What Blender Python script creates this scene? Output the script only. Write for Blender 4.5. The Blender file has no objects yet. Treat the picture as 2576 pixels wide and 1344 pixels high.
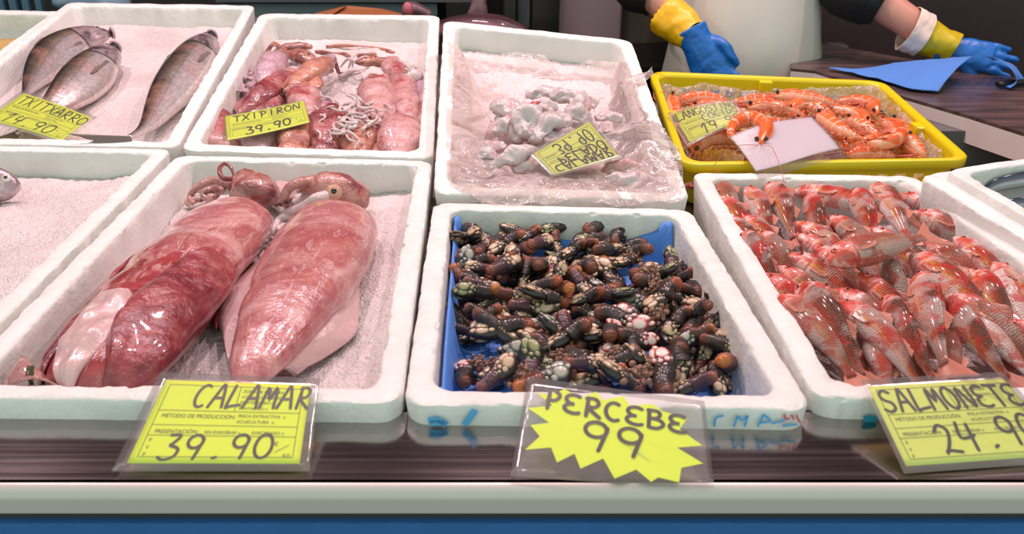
import bpy, math, random
import numpy as np
from mathutils import Vector, Matrix

# ---------------------------------------------------------------- camera, world, lights, exposure
SC = bpy.context.scene
COL = SC.collection
R = math.radians
FPX = 2200.0
PITCH = R(24.7)
EYE = np.array([0.0, 0.0, 1.43])
cam_d = bpy.data.cameras.new('camera')
cam_d.sensor_width = 36.0
cam_d.lens = 36.0 * FPX / 2576.0
cam_d.clip_start = 0.05
cam_d.dof.use_dof = True
cam_d.dof.focus_distance = 1.25
cam_d.dof.aperture_fstop = 9.0
cam = bpy.data.objects.new('camera', cam_d)
cam.location = EYE
cam.rotation_euler = (R(90) - PITCH, 0, 0)
COL.objects.link(cam)
SC.camera = cam
SC.view_settings.view_transform = 'Standard'
SC.view_settings.look = 'None'
SC.view_settings.gamma = 1
SC.view_settings.use_curve_mapping = False
SC.view_settings.exposure = -0.05

world = bpy.data.worlds.new('hall_light')
SC.world = world
world.use_nodes = True
wn = world.node_tree
bg = wn.nodes['Background']
tc = wn.nodes.new('ShaderNodeTexCoord')
sp = wn.nodes.new('ShaderNodeSeparateXYZ')
wn.links.new(tc.outputs['Generated'], sp.inputs[0])
rp = wn.nodes.new('ShaderNodeValToRGB')
mr = wn.nodes.new('ShaderNodeMapRange')
mr.inputs['From Min'].default_value = 1.0
mr.inputs['From Max'].default_value = -1.0
wn.links.new(sp.outputs['Y'], mr.inputs['Value'])
wn.links.new(mr.outputs[0], rp.inputs['Fac'])
# hall side (behind the customer) bright and cool, stall side dim and warm
e = rp.color_ramp.elements
e[0].position = 0.30; e[0].color = (0.22, 0.19, 0.19, 1)
e[1].position = 0.95; e[1].color = (0.90, 1.10, 1.00, 1)
wn.links.new(rp.outputs['Color'], bg.inputs['Color'])
bg.inputs['Strength'].default_value = 1.0

def lamp(x, y, z, power, size, col, tgt=None, name='stall_lamp_light'):
    d = bpy.data.lights.new(name, 'AREA')
    d.shape = 'DISK'; d.size = size; d.energy = power; d.color = col
    o = bpy.data.objects.new(name, d)
    o.location = (x, y, z)
    if tgt is not None:
        v = Vector(tgt) - Vector((x, y, z))
        o.rotation_euler = v.to_track_quat('-Z', 'Y').to_euler()
    COL.objects.link(o)
    return o
PINK = (1.0, 0.70, 0.73)
for lx, ly in ((-1.5, 2.0), (-0.75, 1.95), (-0.05, 2.0), (0.65, 1.95), (1.4, 1.95)):
    lamp(lx, ly, 2.70, 16.5, 0.06, PINK, (lx * 0.9, ly - 1.0, 1.0))

# ---------------------------------------------------------------- pixel -> place helpers
_c, _s = math.cos(PITCH), math.sin(PITCH)
def ray(px, py):
    x = (px - 1288) / FPX; y = -(py - 672) / FPX
    return np.array([x, _c + y * _s, -_s + y * _c])
def on_plane(px, py, p0, n):
    d = ray(px, py); n = np.asarray(n, float)
    return EYE + d * (np.dot(np.asarray(p0, float) - EYE, n) / np.dot(d, n))
def at_z(px, py, z): return on_plane(px, py, (0, 0, z), (0, 0, 1))
def at_y(px, py, y): return on_plane(px, py, (0, y, 0), (0, 1, 0))

# ---------------------------------------------------------------- small numpy noise
def _hash(ix, iy, iz, seed):
    h = (ix * 374761393 + iy * 668265263 + iz * 2147483647 + seed * 974634777) & 0xFFFFFFFF
    h = ((h ^ (h >> 13)) * 1274126177) & 0xFFFFFFFF
    return ((h ^ (h >> 16)) & 0xFFFFFF) / float(0xFFFFFF)
def vnoise(p, seed=0):
    p = np.asarray(p, float)
    i = np.floor(p).astype(np.int64); f = p - i; f = f * f * (3 - 2 * f)
    r = 0
    for dx in (0, 1):
        for dy in (0, 1):
            for dz in (0, 1):
                w = (f[:, 0] if dx else 1 - f[:, 0]) * (f[:, 1] if dy else 1 - f[:, 1]) * (f[:, 2] if dz else 1 - f[:, 2])
                r = r + w * _hash(i[:, 0] + dx, i[:, 1] + dy, i[:, 2] + dz, seed)
    return r * 2 - 1
def fbm(p, octv=3, seed=0):
    r = 0; a = 1.0; p = np.asarray(p, float)
    for k in range(octv):
        r = r + a * vnoise(p * (2 ** k) + 7.3 * k, seed + k); a *= 0.5
    return r

# ---------------------------------------------------------------- materials
def hx(s):
    c = [int(s[i:i + 2], 16) / 255 for i in (0, 2, 4)]
    return tuple((v / 12.92 if v <= 0.04045 else ((v + 0.055) / 1.055) ** 2.4) for v in c) + (1.0,)
class Mat:
    def __init__(s, name, **kw):
        s.m = bpy.data.materials.new(name); s.m.use_nodes = True
        s.nt = s.m.node_tree; s.b = s.nt.nodes['Principled BSDF']; s.out = s.nt.nodes['Material Output']
        for k, v in kw.items(): s.set(k, v)
    NAMES = dict(col='Base Color', rough='Roughness', metal='Metallic', coat='Coat Weight', coatr='Coat Roughness', alpha='Alpha',
                 trans='Transmission Weight', sss='Subsurface Weight', ior='IOR', normal='Normal', emit='Emission Color', emits='Emission Strength', spec='Specular IOR Level', sheen='Sheen Weight')
    def link(s, a, b):
        if isinstance(a, bpy.types.NodeSocket): s.nt.links.new(a, b)
        else:
            b.default_value = a
    def set(s, k, v):
        s.link(v, s.b.inputs[s.NAMES.get(k, k)]); return s
    def n(s, t, ins=None, **props):
        nd = s.nt.nodes.new('ShaderNode' + t)
        for k, v in props.items(): setattr(nd, k, v)
        for k, v in (ins or {}).items(): s.link(v, nd.inputs[k])
        return nd
    def attr(s, name='bd'):
        return s.n('Attribute', attribute_name=name).outputs['Vector']
    def xyz(s, v):
        o = s.n('SeparateXYZ', {0: v}).outputs; return o[0], o[1], o[2]
    def obj(s): return s.n('TexCoord').outputs['Object']
    def noise(s, scale, detail=3, vec=None, rough=0.55, dist=0.0):
        i = {'Scale': scale, 'Detail': detail, 'Roughness': rough, 'Distortion': dist}
        i['Vector'] = vec if vec is not None else s.obj()
        return s.n('TexNoise', i).outputs['Fac']
    def vor(s, scale, vec=None, feature='F1', out='Distance', rand=1.0):
        i = {'Scale': scale, 'Randomness': rand}
        i['Vector'] = vec if vec is not None else s.obj()
        return s.n('TexVoronoi', i, feature=feature).outputs[out]
    def ramp(s, fac, stops, interp='LINEAR'):
        nd = s.n('ValToRGB', {'Fac': fac}); cr = nd.color_ramp; cr.interpolation = interp
        while len(cr.elements) > 1: cr.elements.remove(cr.elements[0])
        for i, (p, c) in enumerate(stops):
            el = cr.elements[0] if i == 0 else cr.elements.new(p)
            el.position = p
            if isinstance(c, str): c = hx(c)
            if isinstance(c, (int, float)): c = (c, c, c, 1)
            el.color = c
        return nd.outputs['Color']
    def mix(s, fac, a, b, blend='MIX'):
        if isinstance(a, str): a = hx(a)
        if isinstance(b, str): b = hx(b)
        nd = s.n('MixRGB', {'Fac': fac, 'Color1': a, 'Color2': b}, blend_type=blend); return nd.outputs[0]
    def math(s, op, a, b=0.0, clamp=False):
        return s.n('Math', {0: a, 1: b}, operation=op, use_clamp=clamp).outputs[0]
    def scale(s, v, sc):
        return s.n('Mapping', {'Vector': v, 'Scale': sc}).outputs[0]
    def bump(s, h, strength=0.3, dist=0.01, normal=None):
        i = {'Height': h, 'Strength': strength, 'Distance': dist}
        if normal is not None: i['Normal'] = normal
        return s.n('Bump', i).outputs[0]

def M_foam():
    m = Mat('expanded_foam', rough=0.62)
    c = m.vor(170.0, out='Distance'); n1 = m.noise(14, 4); n2 = m.noise(90, 3)
    base = m.ramp(n1, [(0.3, 'd9dad4'), (0.6, 'e6e5e1')])
    pit = m.ramp(n2, [(0.25, 0.72), (0.36, 1.0)])
    spk = m.ramp(m.noise(230, 2), [(0.225, 0.35), (0.25, 1.0)])
    col = m.mix(0.35, base, pit, 'MULTIPLY'); col = m.mix(0.6, col, spk, 'MULTIPLY')
    m.set('col', col)
    b1 = m.bump(c, 0.3, 0.0014); b2 = m.bump(m.noise(38, 6, rough=.65), 0.7, 0.0028, b1)
    m.set('normal', b2); m.set('rough', m.ramp(n2, [(0.4, 0.65), (0.6, 0.42)])); m.set('sss', 0.0)
    return m.m
def M_ice():
    m = Mat('crushed_ice', rough=0.25)
    n1 = m.noise(9, 4); g = m.vor(260.0); g2 = m.noise(420, 2)
    col = m.ramp(n1, [(0.25, 'c9bcbb'), (0.5, 'd9cdcc'), (0.75, 'e6dcdb')])
    col = m.mix(0.55, col, m.ramp(g2, [(0.28, 0.45), (0.44, 1.0)]), 'MULTIPLY')
    m.set('col', col); m.set('rough', m.ramp(m.noise(300, 2), [(0.35, 0.12), (0.6, 0.5)]))
    m.set('normal', m.bump(g, 0.8, 0.0022, m.bump(g2, 0.8, 0.0014)))
    m.set('spec', 0.5); return m.m
def M_steel(name, c='b9b5b5', rough=0.16, st=(3, 160, 160), amt=0.02):
    m = Mat(name, metal=1.0, rough=rough)
    o = m.obj(); v = m.scale(o, st); n = m.noise(1.0, 4, v); w = m.noise(7, 3)
    m.set('col', m.mix(w, c, tuple(x * 0.78 for x in hx(c)[:3]) + (1,)))
    m.set('rough', m.math('ADD', m.math('MULTIPLY', n, 0.14), rough - 0.05))
    m.set('normal', m.bump(n, amt * 4, 0.001)); return m.m
def M_plain(name, c, rough=0.5, metal=0.0, var=0.08, nscale=25, bump=0.1, coat=0.0, sheen=0.0):
    m = Mat(name, rough=rough, metal=metal, coat=coat, sheen=sheen)
    n = m.noise(nscale, 4); c0 = hx(c)
    m.set('col', m.mix(n, tuple(v * (1 - var) for v in c0[:3]) + (1,), tuple(min(1, v * (1 + var)) for v in c0[:3]) + (1,)))
    if bump: m.set('normal', m.bump(n, bump, 0.003))
    return m.m
def M_film(name, tint='f0e6e2', haze=0.16, gloss=0.35, scale=26, strength=0.55):
    """thin clear plastic: mostly see-through, a little milky, glossy on its creases"""
    m = Mat(name); nt = m.nt; nt.nodes.remove(m.b)
    n1 = m.noise(scale, 4, dist=1.2); nrm = m.bump(n1, strength, 0.012)
    tr = m.n('BsdfTransparent', {'Color': hx(tint)}); gl = m.n('BsdfGlossy', {'Color': (1, 1, 1, 1), 'Roughness': 0.14, 'Normal': nrm})
    df = m.n('BsdfDiffuse', {'Color': hx('efe6e4'), 'Normal': nrm}); tl = m.n('BsdfTranslucent', {'Color': hx('efe6e4'), 'Normal': nrm})
    dd = m.n('MixShader', {0: 0.4, 1: df.outputs[0], 2: tl.outputs[0]})
    hz = m.math('MULTIPLY', m.ramp(m.noise(scale * 1.7, 3, dist=2.0), [(0.35, 0.35), (0.7, 1.7)]), haze)
    a = m.n('MixShader', {0: hz, 1: tr.outputs[0], 2: dd.outputs[0]})
    fr = m.n('LayerWeight', {'Blend': .22, 'Normal': nrm}); g = m.math('MULTIPLY', m.math('ADD', fr.outputs['Fresnel'], .03), gloss * .5, True)
    b = m.n('MixShader', {0: g, 1: a.outputs[0], 2: gl.outputs[0]})
    nt.links.new(b.outputs[0], m.out.inputs[0]); return m.m

# ---------------------------------------------------------------- object plumbing
def tag(o, label=None, cat=None, group=None, kind=None):
    if label: o['label'] = label
    if cat: o['category'] = cat
    if group: o['group'] = group
    if kind: o['kind'] = kind
    return o
def empty(name, loc, label=None, cat=None, group=None, rot=None):
    o = bpy.data.objects.new(name, None); o.empty_display_size = 0.03
    o.location = [float(v) for v in loc]
    if rot is not None: o.rotation_euler = rot
    COL.objects.link(o); return tag(o, label, cat, group)
class MB:
    """collects verts/faces/attribute rows and links them as one mesh object"""
    def __init__(s): s.v = []; s.f = []; s.a = []; s.n = 0; s.mi = []
    def add(s, v, f, a=None, mi=0):
        v = np.asarray(v, float).reshape(-1, 3)
        s.v.append(v); s.f.extend([tuple(int(i) + s.n for i in q) for q in f]); s.mi.extend([mi] * len(f))
        s.a.append(np.zeros((len(v), 3)) if a is None else np.asarray(a, float)); s.n += len(v); return s
    def build(s, name, mat, parent=None, smooth=True, base=None, mats=None):
        v = np.concatenate(s.v)
        par = parent
        org = np.zeros(3)
        if par is not None:
            org = abs_loc(par)
            if base is not None: org = np.asarray(base, float)
        elif base is not None: org = np.asarray(base, float)
        me = bpy.data.meshes.new(name)
        me.from_pydata((v - org).tolist(), [], s.f)
        me.materials.append(mat)
        for mm in (mats or []): me.materials.append(mm)
        if mats: me.polygons.foreach_set('material_index', s.mi)
        at = me.attributes.new('bd', 'FLOAT_VECTOR', 'POINT')
        at.data.foreach_set('vector', np.concatenate(s.a).astype(np.float32).ravel())
        if smooth: me.polygons.foreach_set('use_smooth', [True] * len(me.polygons))
        me.update()
        o = bpy.data.objects.new(name, me)
        if par is not None:
            o.parent = par
            if base is not None or True:
                o.location = [float(t) for t in (org - abs_loc(par))]
        else: o.location = [float(t) for t in org]
        COL.objects.link(o); return o
def abs_loc(o):
    l = np.array(o.location, float)
    while o.parent is not None:
        o = o.parent; l = l + np.array(o.location, float)
    return l

def catmull(P, n):
    P = np.asarray(P, float)
    if len(P) == 2: t = np.linspace(0, 1, n)[:, None]; return P[0] * (1 - t) + P[1] * t
    Q = np.vstack([2 * P[0] - P[1], P, 2 * P[-1] - P[-2]]); out = []
    seg = len(P) - 1
    for u in np.linspace(0, seg, n):
        i = min(int(u), seg - 1); t = u - i
        p0, p1, p2, p3 = Q[i:i + 4]
        out.append(0.5 * ((2 * p1) + (-p0 + p2) * t + (2 * p0 - 5 * p1 + 4 * p2 - p3) * t * t + (-p0 + 3 * p1 - 3 * p2 + p3) * t ** 3))
    out = np.array(out)
    d = np.concatenate([[0], np.cumsum(np.linalg.norm(np.diff(out, axis=0), axis=1))]); u = np.linspace(0, d[-1], n)
    return np.stack([np.interp(u, d, out[:, k]) for k in range(3)], 1)
def nrm(v): v = np.asarray(v, float); return v / (np.linalg.norm(v, axis=-1, keepdims=True) + 1e-12)
def frames(P, D):
    T = np.gradient(P, axis=0); T = nrm(T)
    D = np.broadcast_to(np.asarray(D, float), T.shape)
    U = nrm(D - (D * T).sum(1, keepdims=True) * T); S = np.cross(T, U); return T, U, S
def sweep(P, up, dn, w, D, seg=16, expo=1.0, cap=True, twist=None):
    """closed skin around centre line P; up/dn half heights along D, w half width. attr=(s, d(-1 belly..1 back), side)"""
    P = np.asarray(P, float); n = len(P); T, U, S = frames(P, D)
    up = np.broadcast_to(up, n).astype(float); dn = np.broadcast_to(dn, n).astype(float); w = np.broadcast_to(w, n).astype(float)
    an = np.linspace(0, 2 * np.pi, seg, endpoint=False)
    c, s_ = np.cos(an), np.sin(an)
    c = np.sign(c) * np.abs(c) ** expo; s_ = np.sign(s_) * np.abs(s_) ** expo
    hh = np.where(c[None, :] > 0, up[:, None], dn[:, None]) * c[None, :]
    V = P[:, None, :] + U[:, None, :] * hh[..., None] + S[:, None, :] * (w[:, None] * s_[None, :])[..., None]
    A = np.stack([np.broadcast_to(np.linspace(0, 1, n)[:, None], (n, seg)), np.broadcast_to(c[None, :], (n, seg)), np.broadcast_to(s_[None, :], (n, seg))], -1)
    V = V.reshape(-1, 3); A = A.reshape(-1, 3); F = []
    for i in range(n - 1):
        for j in range(seg):
            k = (j + 1) % seg
            F.append((i * seg + j, i * seg + k, (i + 1) * seg + k, (i + 1) * seg + j))
    if cap:
        V = np.vstack([V, P[0], P[-1]]); A = np.vstack([A, [0, 0, 0], [1, 0, 0]])
        a, b = n * seg, n * seg + 1
        for j in range(seg):
            k = (j + 1) % seg
            F.append((a, k, j)); F.append((b, (n - 1) * seg + j, (n - 1) * seg + k))
    return V, F, A
def tube(P, r, seg=8, n=None, D=(0, 0.13, 1)):
    if n: P = catmull(P, n)
    return sweep(P, r, r, r, D, seg)
def interp(x, pts):
    return np.interp(x, [p[0] for p in pts], [p[1] for p in pts])
def sinterp(x, pts):
    """smooth profile through pts"""
    xs = np.array([p[0] for p in pts]); P = np.array([[p[0], p[1], 0] for p in pts]); C = catmull(P, 240)
    return np.maximum(np.interp(x, C[:, 0], C[:, 1]), 1e-4)
def grid(fn, nu, nv):
    u, v = np.meshgrid(np.linspace(0, 1, nu), np.linspace(0, 1, nv), indexing='ij')
    V = fn(u.ravel(), v.ravel()); F = []
    for i in range(nu - 1):
        for j in range(nv - 1):
            a = i * nv + j; F.append((a, a + nv, a + nv + 1, a + 1))
    A = np.stack([u.ravel(), v.ravel(), np.zeros(nu * nv)], 1)
    return V, F, A
def slab(V, F, A, nrml, th):
    """give a sheet thickness th along nrml"""
    n = len(V); nr = np.broadcast_to(nrml, V.shape); V2 = np.vstack([V, V - nr * th]); F2 = list(F) + [tuple(i + n for i in f[::-1]) for f in F]
    cnt = {}
    for f in F:
        for i in range(len(f)):
            a, b = f[i], f[(i + 1) % len(f)]
            cnt[(a, b)] = cnt.get((a, b), 0) + 1
    for (a, b) in list(cnt):
        if (b, a) not in cnt: F2.append((a, a + n, b + n, b))
    return V2, F2, np.vstack([A, A])
def box(c, s, rz=0.0, bev=0.0):
    """box verts/faces centred c, size s"""
    x, y, z = [t / 2 for t in s]
    if bev <= 0:
        V = np.array([[a, b, d] for a in (-x, x) for b in (-y, y) for d in (-z, z)])
        F = [(0, 1, 3, 2), (4, 6, 7, 5), (0, 4, 5, 1), (2, 3, 7, 6), (0, 2, 6, 4), (1, 5, 7, 3)]
    else:
        lp = []
        for cx, cy, a0 in ((x - bev, y - bev, 0), (-x + bev, y - bev, 90), (-x + bev, -y + bev, 180), (x - bev, -y + bev, 270)):
            for k in range(4): lp.append((cx, cy, R(a0 + 30 * k)))
        rows = []
        for (o, zz) in ((0, -z), (bev, -z + 0), (bev, -z + bev), (bev, z - bev), (bev * .7, z - bev * .3), (0, z)):
            rows.append([[cx + o * math.cos(a), cy + o * math.sin(a), zz] for cx, cy, a in lp])
        V = np.array(rows).reshape(-1, 3); n = len(lp); F = []
        for i in range(5):
            for j in range(n): F.append((i * n + j, i * n + (j + 1) % n, (i + 1) * n + (j + 1) % n, (i + 1) * n + j))
        F.append(tuple(range(n))[::-1]); F.append(tuple(5 * n + j for j in range(n)))
    cz, sz = math.cos(rz), math.sin(rz)
    V = V @ np.array([[cz, sz, 0], [-sz, cz, 0], [0, 0, 1]]) + np.asarray(c, float)
    return V, F
def poly_prism(P, nrml, th):
    """flat polygon P (n,3) with thickness th along -nrml"""
    P = np.asarray(P, float); n = len(P); V = np.vstack([P, P - np.asarray(nrml) * th])
    F = [tuple(range(n)), tuple(range(n, 2 * n))[::-1]] + [(i, i + n, (i + 1) % n + n, (i + 1) % n) for i in range(n)]
    return V, F
def ellipsoid(c, ax, r, nu=10, nv=8):
    """ax: 3x3 rows axes"""
    V = []; 
    for i in range(nv + 1):
        t = math.pi * i / nv
        for j in range(nu):
            p = 2 * math.pi * j / nu
            V.append([r[0] * math.sin(t) * math.cos(p), r[1] * math.sin(t) * math.sin(p), r[2] * math.cos(t)])
    V = np.array(V); L = V / np.asarray(r); V = V @ np.asarray(ax) + np.asarray(c)
    F = []
    for i in range(nv):
        for j in range(nu):
            k = (j + 1) % nu; F.append((i * nu + j, (i + 1) * nu + j, (i + 1) * nu + k, i * nu + k))
    return V, F, L

# ---------------------------------------------------------------- the boxes' frames
RIM = 1.005
BOXH = 0.11
class Frame:
    """rim plane of a box: quad of rim corners (rear-left, rear-right, front-right, front-left)"""
    def __init__(s, q, tilt=0.0, z=RIM):
        f = (at_z(*q[2], z) + at_z(*q[3], z)) / 2
        s.n = np.array([0, -math.sin(R(tilt)), math.cos(R(tilt))]); s.f = f
        s.P = [on_plane(*p, f, s.n) for p in q]
        s.W = (np.linalg.norm(s.P[1] - s.P[0]) + np.linalg.norm(s.P[2] - s.P[3])) / 2
        s.L = (np.linalg.norm(s.P[3] - s.P[0]) + np.linalg.norm(s.P[2] - s.P[1])) / 2
    def at(s, px, py, h=0.0): return on_plane(px, py, s.f + s.n * h, s.n)
    def pts(s, L): return np.array([s.at(*p) for p in L])
    def st(s, u, v, h):
        """u 0..W left to right, v 0..L front to rear"""
        a = (np.asarray(u) / s.W)[..., None]; b = (np.asarray(v) / s.L)[..., None]
        RL, RR, FR, FL = s.P
        return (FL * (1 - a) + FR * a) * (1 - b) + (RL * (1 - a) + RR * a) * b + s.n * np.asarray(h)[..., None]
    def base(s): return s.st(np.array(s.W / 2), np.array(s.L / 2), np.array(-BOXH))
FR = dict(
    CAL=Frame([(445, 390), (1088, 403), (1010, 1014), (-164, 1002)]),
    BAR=Frame([(1090, 508), (1736, 526), (2050, 1032), (1013, 1018)]),
    MUL=Frame([(1740, 432), (2300, 442), (3150, 1015), (2052, 1004)]),
    LL=Frame([(-185, 362), (433, 374), (-190, 1004), (-1340, 990)]),
    SAR=Frame([(2312, 420), (2950, 330), (3950, 900), (3120, 895)], 3.0, RIM + 0.012),
    TX=Frame([(170, 5), (642, 13), (445, 371), (-272, 356)], 8.5),
    TXI=Frame([(654, 33), (1106, 38), (1090, 399), (452, 376)], 9.0),
    BAG=Frame([(1116, 50), (1588, 100), (1738, 505), (1090, 488)], 12.0),
    FTL=Frame([(-330, 20), (160, 27), (-290, 360), (-1080, 345)], 8.5),
    YEL=Frame([(1633, 178), (2222, 203), (2450, 402), (1712, 415)], 5.0))
# ---------------------------------------------------------------- shared materials
m_foam = M_foam(); m_ice = M_ice()
m_steel = M_steel('brushed_steel', 'b9afae', 0.11)
m_steel_dull = M_steel('dull_steel', 'b4aeaa', 0.34)
m_blue_front = M_plain('blue_counter_paint', '346aa8', 0.35, var=0.15)
m_dark = M_plain('dark_gasket', '3a3836', 0.7)
m_ink_k = M_plain('black_marker_ink', '17151a', 0.35, bump=0)
m_ink_b = M_plain('blue_marker_ink', '58a9dd', 0.5, bump=0)
m_ink_r = M_plain('red_stamp_ink', 'c8686c', 0.5, bump=0)

# ---------------------------------------------------------------- foam boxes
def rrect(W, L, o, r, step=0.006):
    r = max(r, 0.002); pts = []
    x0, x1, y0, y1 = o, W - o, o, L - o
    def side(a, b):
        n = max(2, int(round(np.linalg.norm(np.array(b) - a) / step)))
        for k in range(n): pts.append(tuple(np.array(a) + (np.array(b) - a) * k / n))
    def arc(cx, cy, a0):
        for k in range(8): a = R(a0 + 90 * k / 8); pts.append((cx + r * math.cos(a), cy + r * math.sin(a)))
    side((x0 + r, y0), (x1 - r, y0)); arc(x1 - r, y0 + r, -90)
    side((x1, y0 + r), (x1, y1 - r)); arc(x1 - r, y1 - r, 0)
    side((x1 - r, y1), (x0 + r, y1)); arc(x0 + r, y1 - r, 90)
    side((x0, y1 - r), (x0, y0 + r)); arc(x0 + r, y0 + r, 180)
    return np.array(pts)
def foam_box(key, label, rim=0.025, rough=1.0, seed=0, H=BOXH, notch=None, step=False):
    fr = FR[key]
    # (inset, height, corner radius, crumble amount)
    prof = [(0.010, -H, .022, 0), (0.008, -H + .004, .022, 0), (0.003, -.045, .022, .2), (0.0, -.004, .022, .6), (0.0008, -.0012, .022, .8), (0.0035, 0, .020, .35),
            (rim * .5, 0, .016, .3), (rim - .004, 0, .014, .5), (rim - .0012, -.001, .014, 1.5), (rim, -.0035, .014, 1.3), (rim + .001, -.010, .016, .5),
            (rim + .004, -.045, .018, .15), (rim + .008, -.088, .020, 0), (rim + .012, -.092, .020, 0)]
    if step:   # a lower outer ledge around a raised inner rim
        prof = [(.010, -H, .022, 0), (.008, -H + .004, .022, 0), (.002, -.05, .022, .2), (0, -.016, .022, .6), (.001, -.013, .022, .8), (.004, -.012, .02, .3), (.018, -.012, .02, .3), (.0215, -.011, .02, .4), (.0225, -.003, .02, .5), (.024, 0, .02, .6)] + [(o + .018, h, r, k) for o, h, r, k in prof[6:]]
    # all loops share the point count of the outer one: parameterise by it
    base = rrect(fr.W, fr.L, 0, .022); n = len(base); rows = []; cx, cy = fr.W / 2, fr.L / 2
    def inset(o, r):
        q = base.copy()
        q[:, 0] = cx + (q[:, 0] - cx) * (cx - o) / cx; q[:, 1] = cy + (q[:, 1] - cy) * (cy - o) / cy
        return q
    for (o, h, r, k) in prof:
        q = inset(o, r); p3 = np.column_stack([q, np.full(n, h)])
        if k:
            e = fbm(p3 * 55 + seed, 3, seed + 3) * .0014 * k * rough + np.maximum(0, vnoise(p3 * 150, seed + 9) - .30) * .0050 * k * rough
            d = nrm(np.column_stack([q - [cx, cy], np.zeros(n)]))[:, :2]
            q = q + d * e[:, None] * (1 if o > .01 else -1)
            h = h + (-np.abs(e) * .5 + .0008 * fbm(p3 * 30, 2, seed))
        hh = np.full(n, 1.0) * h
        if notch is not None: hh = hh + notch(q[:, 0], q[:, 1]) * (1 if o < rim + .02 and prof.index((o, h if np.isscalar(h) else 0, r, k)) >= 0 else 0) if False else hh
        rows.append(fr.st(q[:, 0], q[:, 1], hh))
    V = np.concatenate(rows); F = []
    for i in range(len(prof) - 1):
        for j in range(n):
            k = (j + 1) % n; F.append((i * n + j, i * n + k, (i + 1) * n + k, (i + 1) * n + j))
    F.append(tuple(range(n))[::-1]); F.append(tuple((len(prof) - 1) * n + j for j in range(n)))
    b = MB(); b.add(V, F)
    o = b.build('foam_box', m_foam, base=fr.base())
    try:
        o.data.set_sharp_from_angle(angle=R(50))
    except Exception: pass
    return tag(o, label, 'box', 'white foam fish boxes on the counter')
def ice(key, label, hf, o=0.0305, nu=110, nv=170, seed=0, name='crushed_ice'):
    fr = FR[key]
    def fn(u, v):
        x = o + u * (fr.W - 2 * o); y = o + v * (fr.L - 2 * o); p = np.column_stack([x, y, np.zeros(len(x))])
        h = hf(u, v) + fbm(p * 14, 3, seed) * .0035 + fbm(p * 130, 2, seed + 5) * .0016
        return fr.st(x, y, h)
    V, F, A = grid(fn, nu, nv); V, F, A = slab(V, F, A, fr.n, .03)
    ob = MB().add(V, F, A).build(name, m_ice, base=fr.st(np.array(fr.W / 2), np.array(fr.L / 2), np.array(-.075)))
    return tag(ob, label, 'ice', kind='stuff')

B_cal = foam_box('CAL', 'white foam box of ice holding the two big reddish squid', seed=1)
B_bar = foam_box('BAR', 'white foam box lined with blue paper under the goose barnacles', seed=2)
B_mul = foam_box('MUL', 'white foam box crowded with small red mullets', seed=3)
B_ll = foam_box('LL', 'white foam box of ice at the left edge, nearly empty', seed=4)
B_sar = foam_box('SAR', 'white foam box at the right edge holding slim silver fish', seed=5, step=True)
B_tx = foam_box('TX', 'white foam box of ice with the horse mackerels', seed=6)
B_txi = foam_box('TXI', 'white foam box of ice with a heap of small pink squid', seed=7)
B_bag = foam_box('BAG', 'white foam box lined with crumpled clear plastic and white squid meat', seed=8)
B_ftl = foam_box('FTL', 'white foam box in the far left corner with brown sheet inside', seed=9)
# a second rim nested outside the right-hand box
ice('CAL', 'crushed ice under the two big squid', lambda u, v: -.058 + .010 * v + .006 * np.exp(-((u - 1) / .15) ** 2), seed=11)
ice('LL', 'crushed ice in the nearly empty left box', lambda u, v: -.045 + .0 * v + .012 * np.exp(-((u - 1) / .2) ** 2), seed=12)
ice('TX', 'crushed ice under the horse mackerels', lambda u, v: -.050 + .004 * v, seed=13)
ice('TXI', 'crushed ice under the small pink squid', lambda u, v: -.062 + .014 * np.exp(-((v - .85) / .25) ** 2), seed=14)
ice('MUL', 'crushed ice hidden beneath the red mullets', lambda u, v: -.062 + 0 * v, seed=15)
ice('BAG', 'crushed ice beneath the plastic lining', lambda u, v: -.060 + .012 * v, seed=16)

# nested flange of the right-hand box (its own lid-less outer box)
# ---------------------------------------------------------------- counter
Yl1 = float(at_z(1288, 1215, .983)[1])          # front edge of the steel ledge
Yl0 = .662
ZL = .983
def bxobj(name, c, s, mat, label=None, cat=None, parent=None, rz=0, bev=0, kind=None, smooth=False, base=None):
    V, F = box(c, s, rz, bev); o = MB().add(V, F).build(name, mat, parent, smooth, base if base is not None else (c[0], c[1], c[2] - s[2] / 2) if parent is None else c)
    return tag(o, label, cat, kind=kind)
ct = empty('fish_counter', (0, 1.0, 0), 'long steel fish counter with a blue front under the boxes', 'counter')
def prof_x(P, x0, x1, mat, name, parent, nseg=2):
    """extrude a (y,z) profile along x"""
    P = np.array(P); V = []; F = []; n = len(P); xs = np.linspace(x0, x1, nseg)
    for x in xs: V += [[x, p[0], p[1]] for p in P]
    for i in range(nseg - 1):
        for j in range(n): k = (j + 1) % n; F.append((i * n + j, i * n + k, (i + 1) * n + k, (i + 1) * n + j))
    F.append(tuple(range(n))); F.append(tuple((nseg - 1) * n + j for j in range(n))[::-1])
    o = MB().add(V, F).build(name, mat, parent, False); 
    return o
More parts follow.
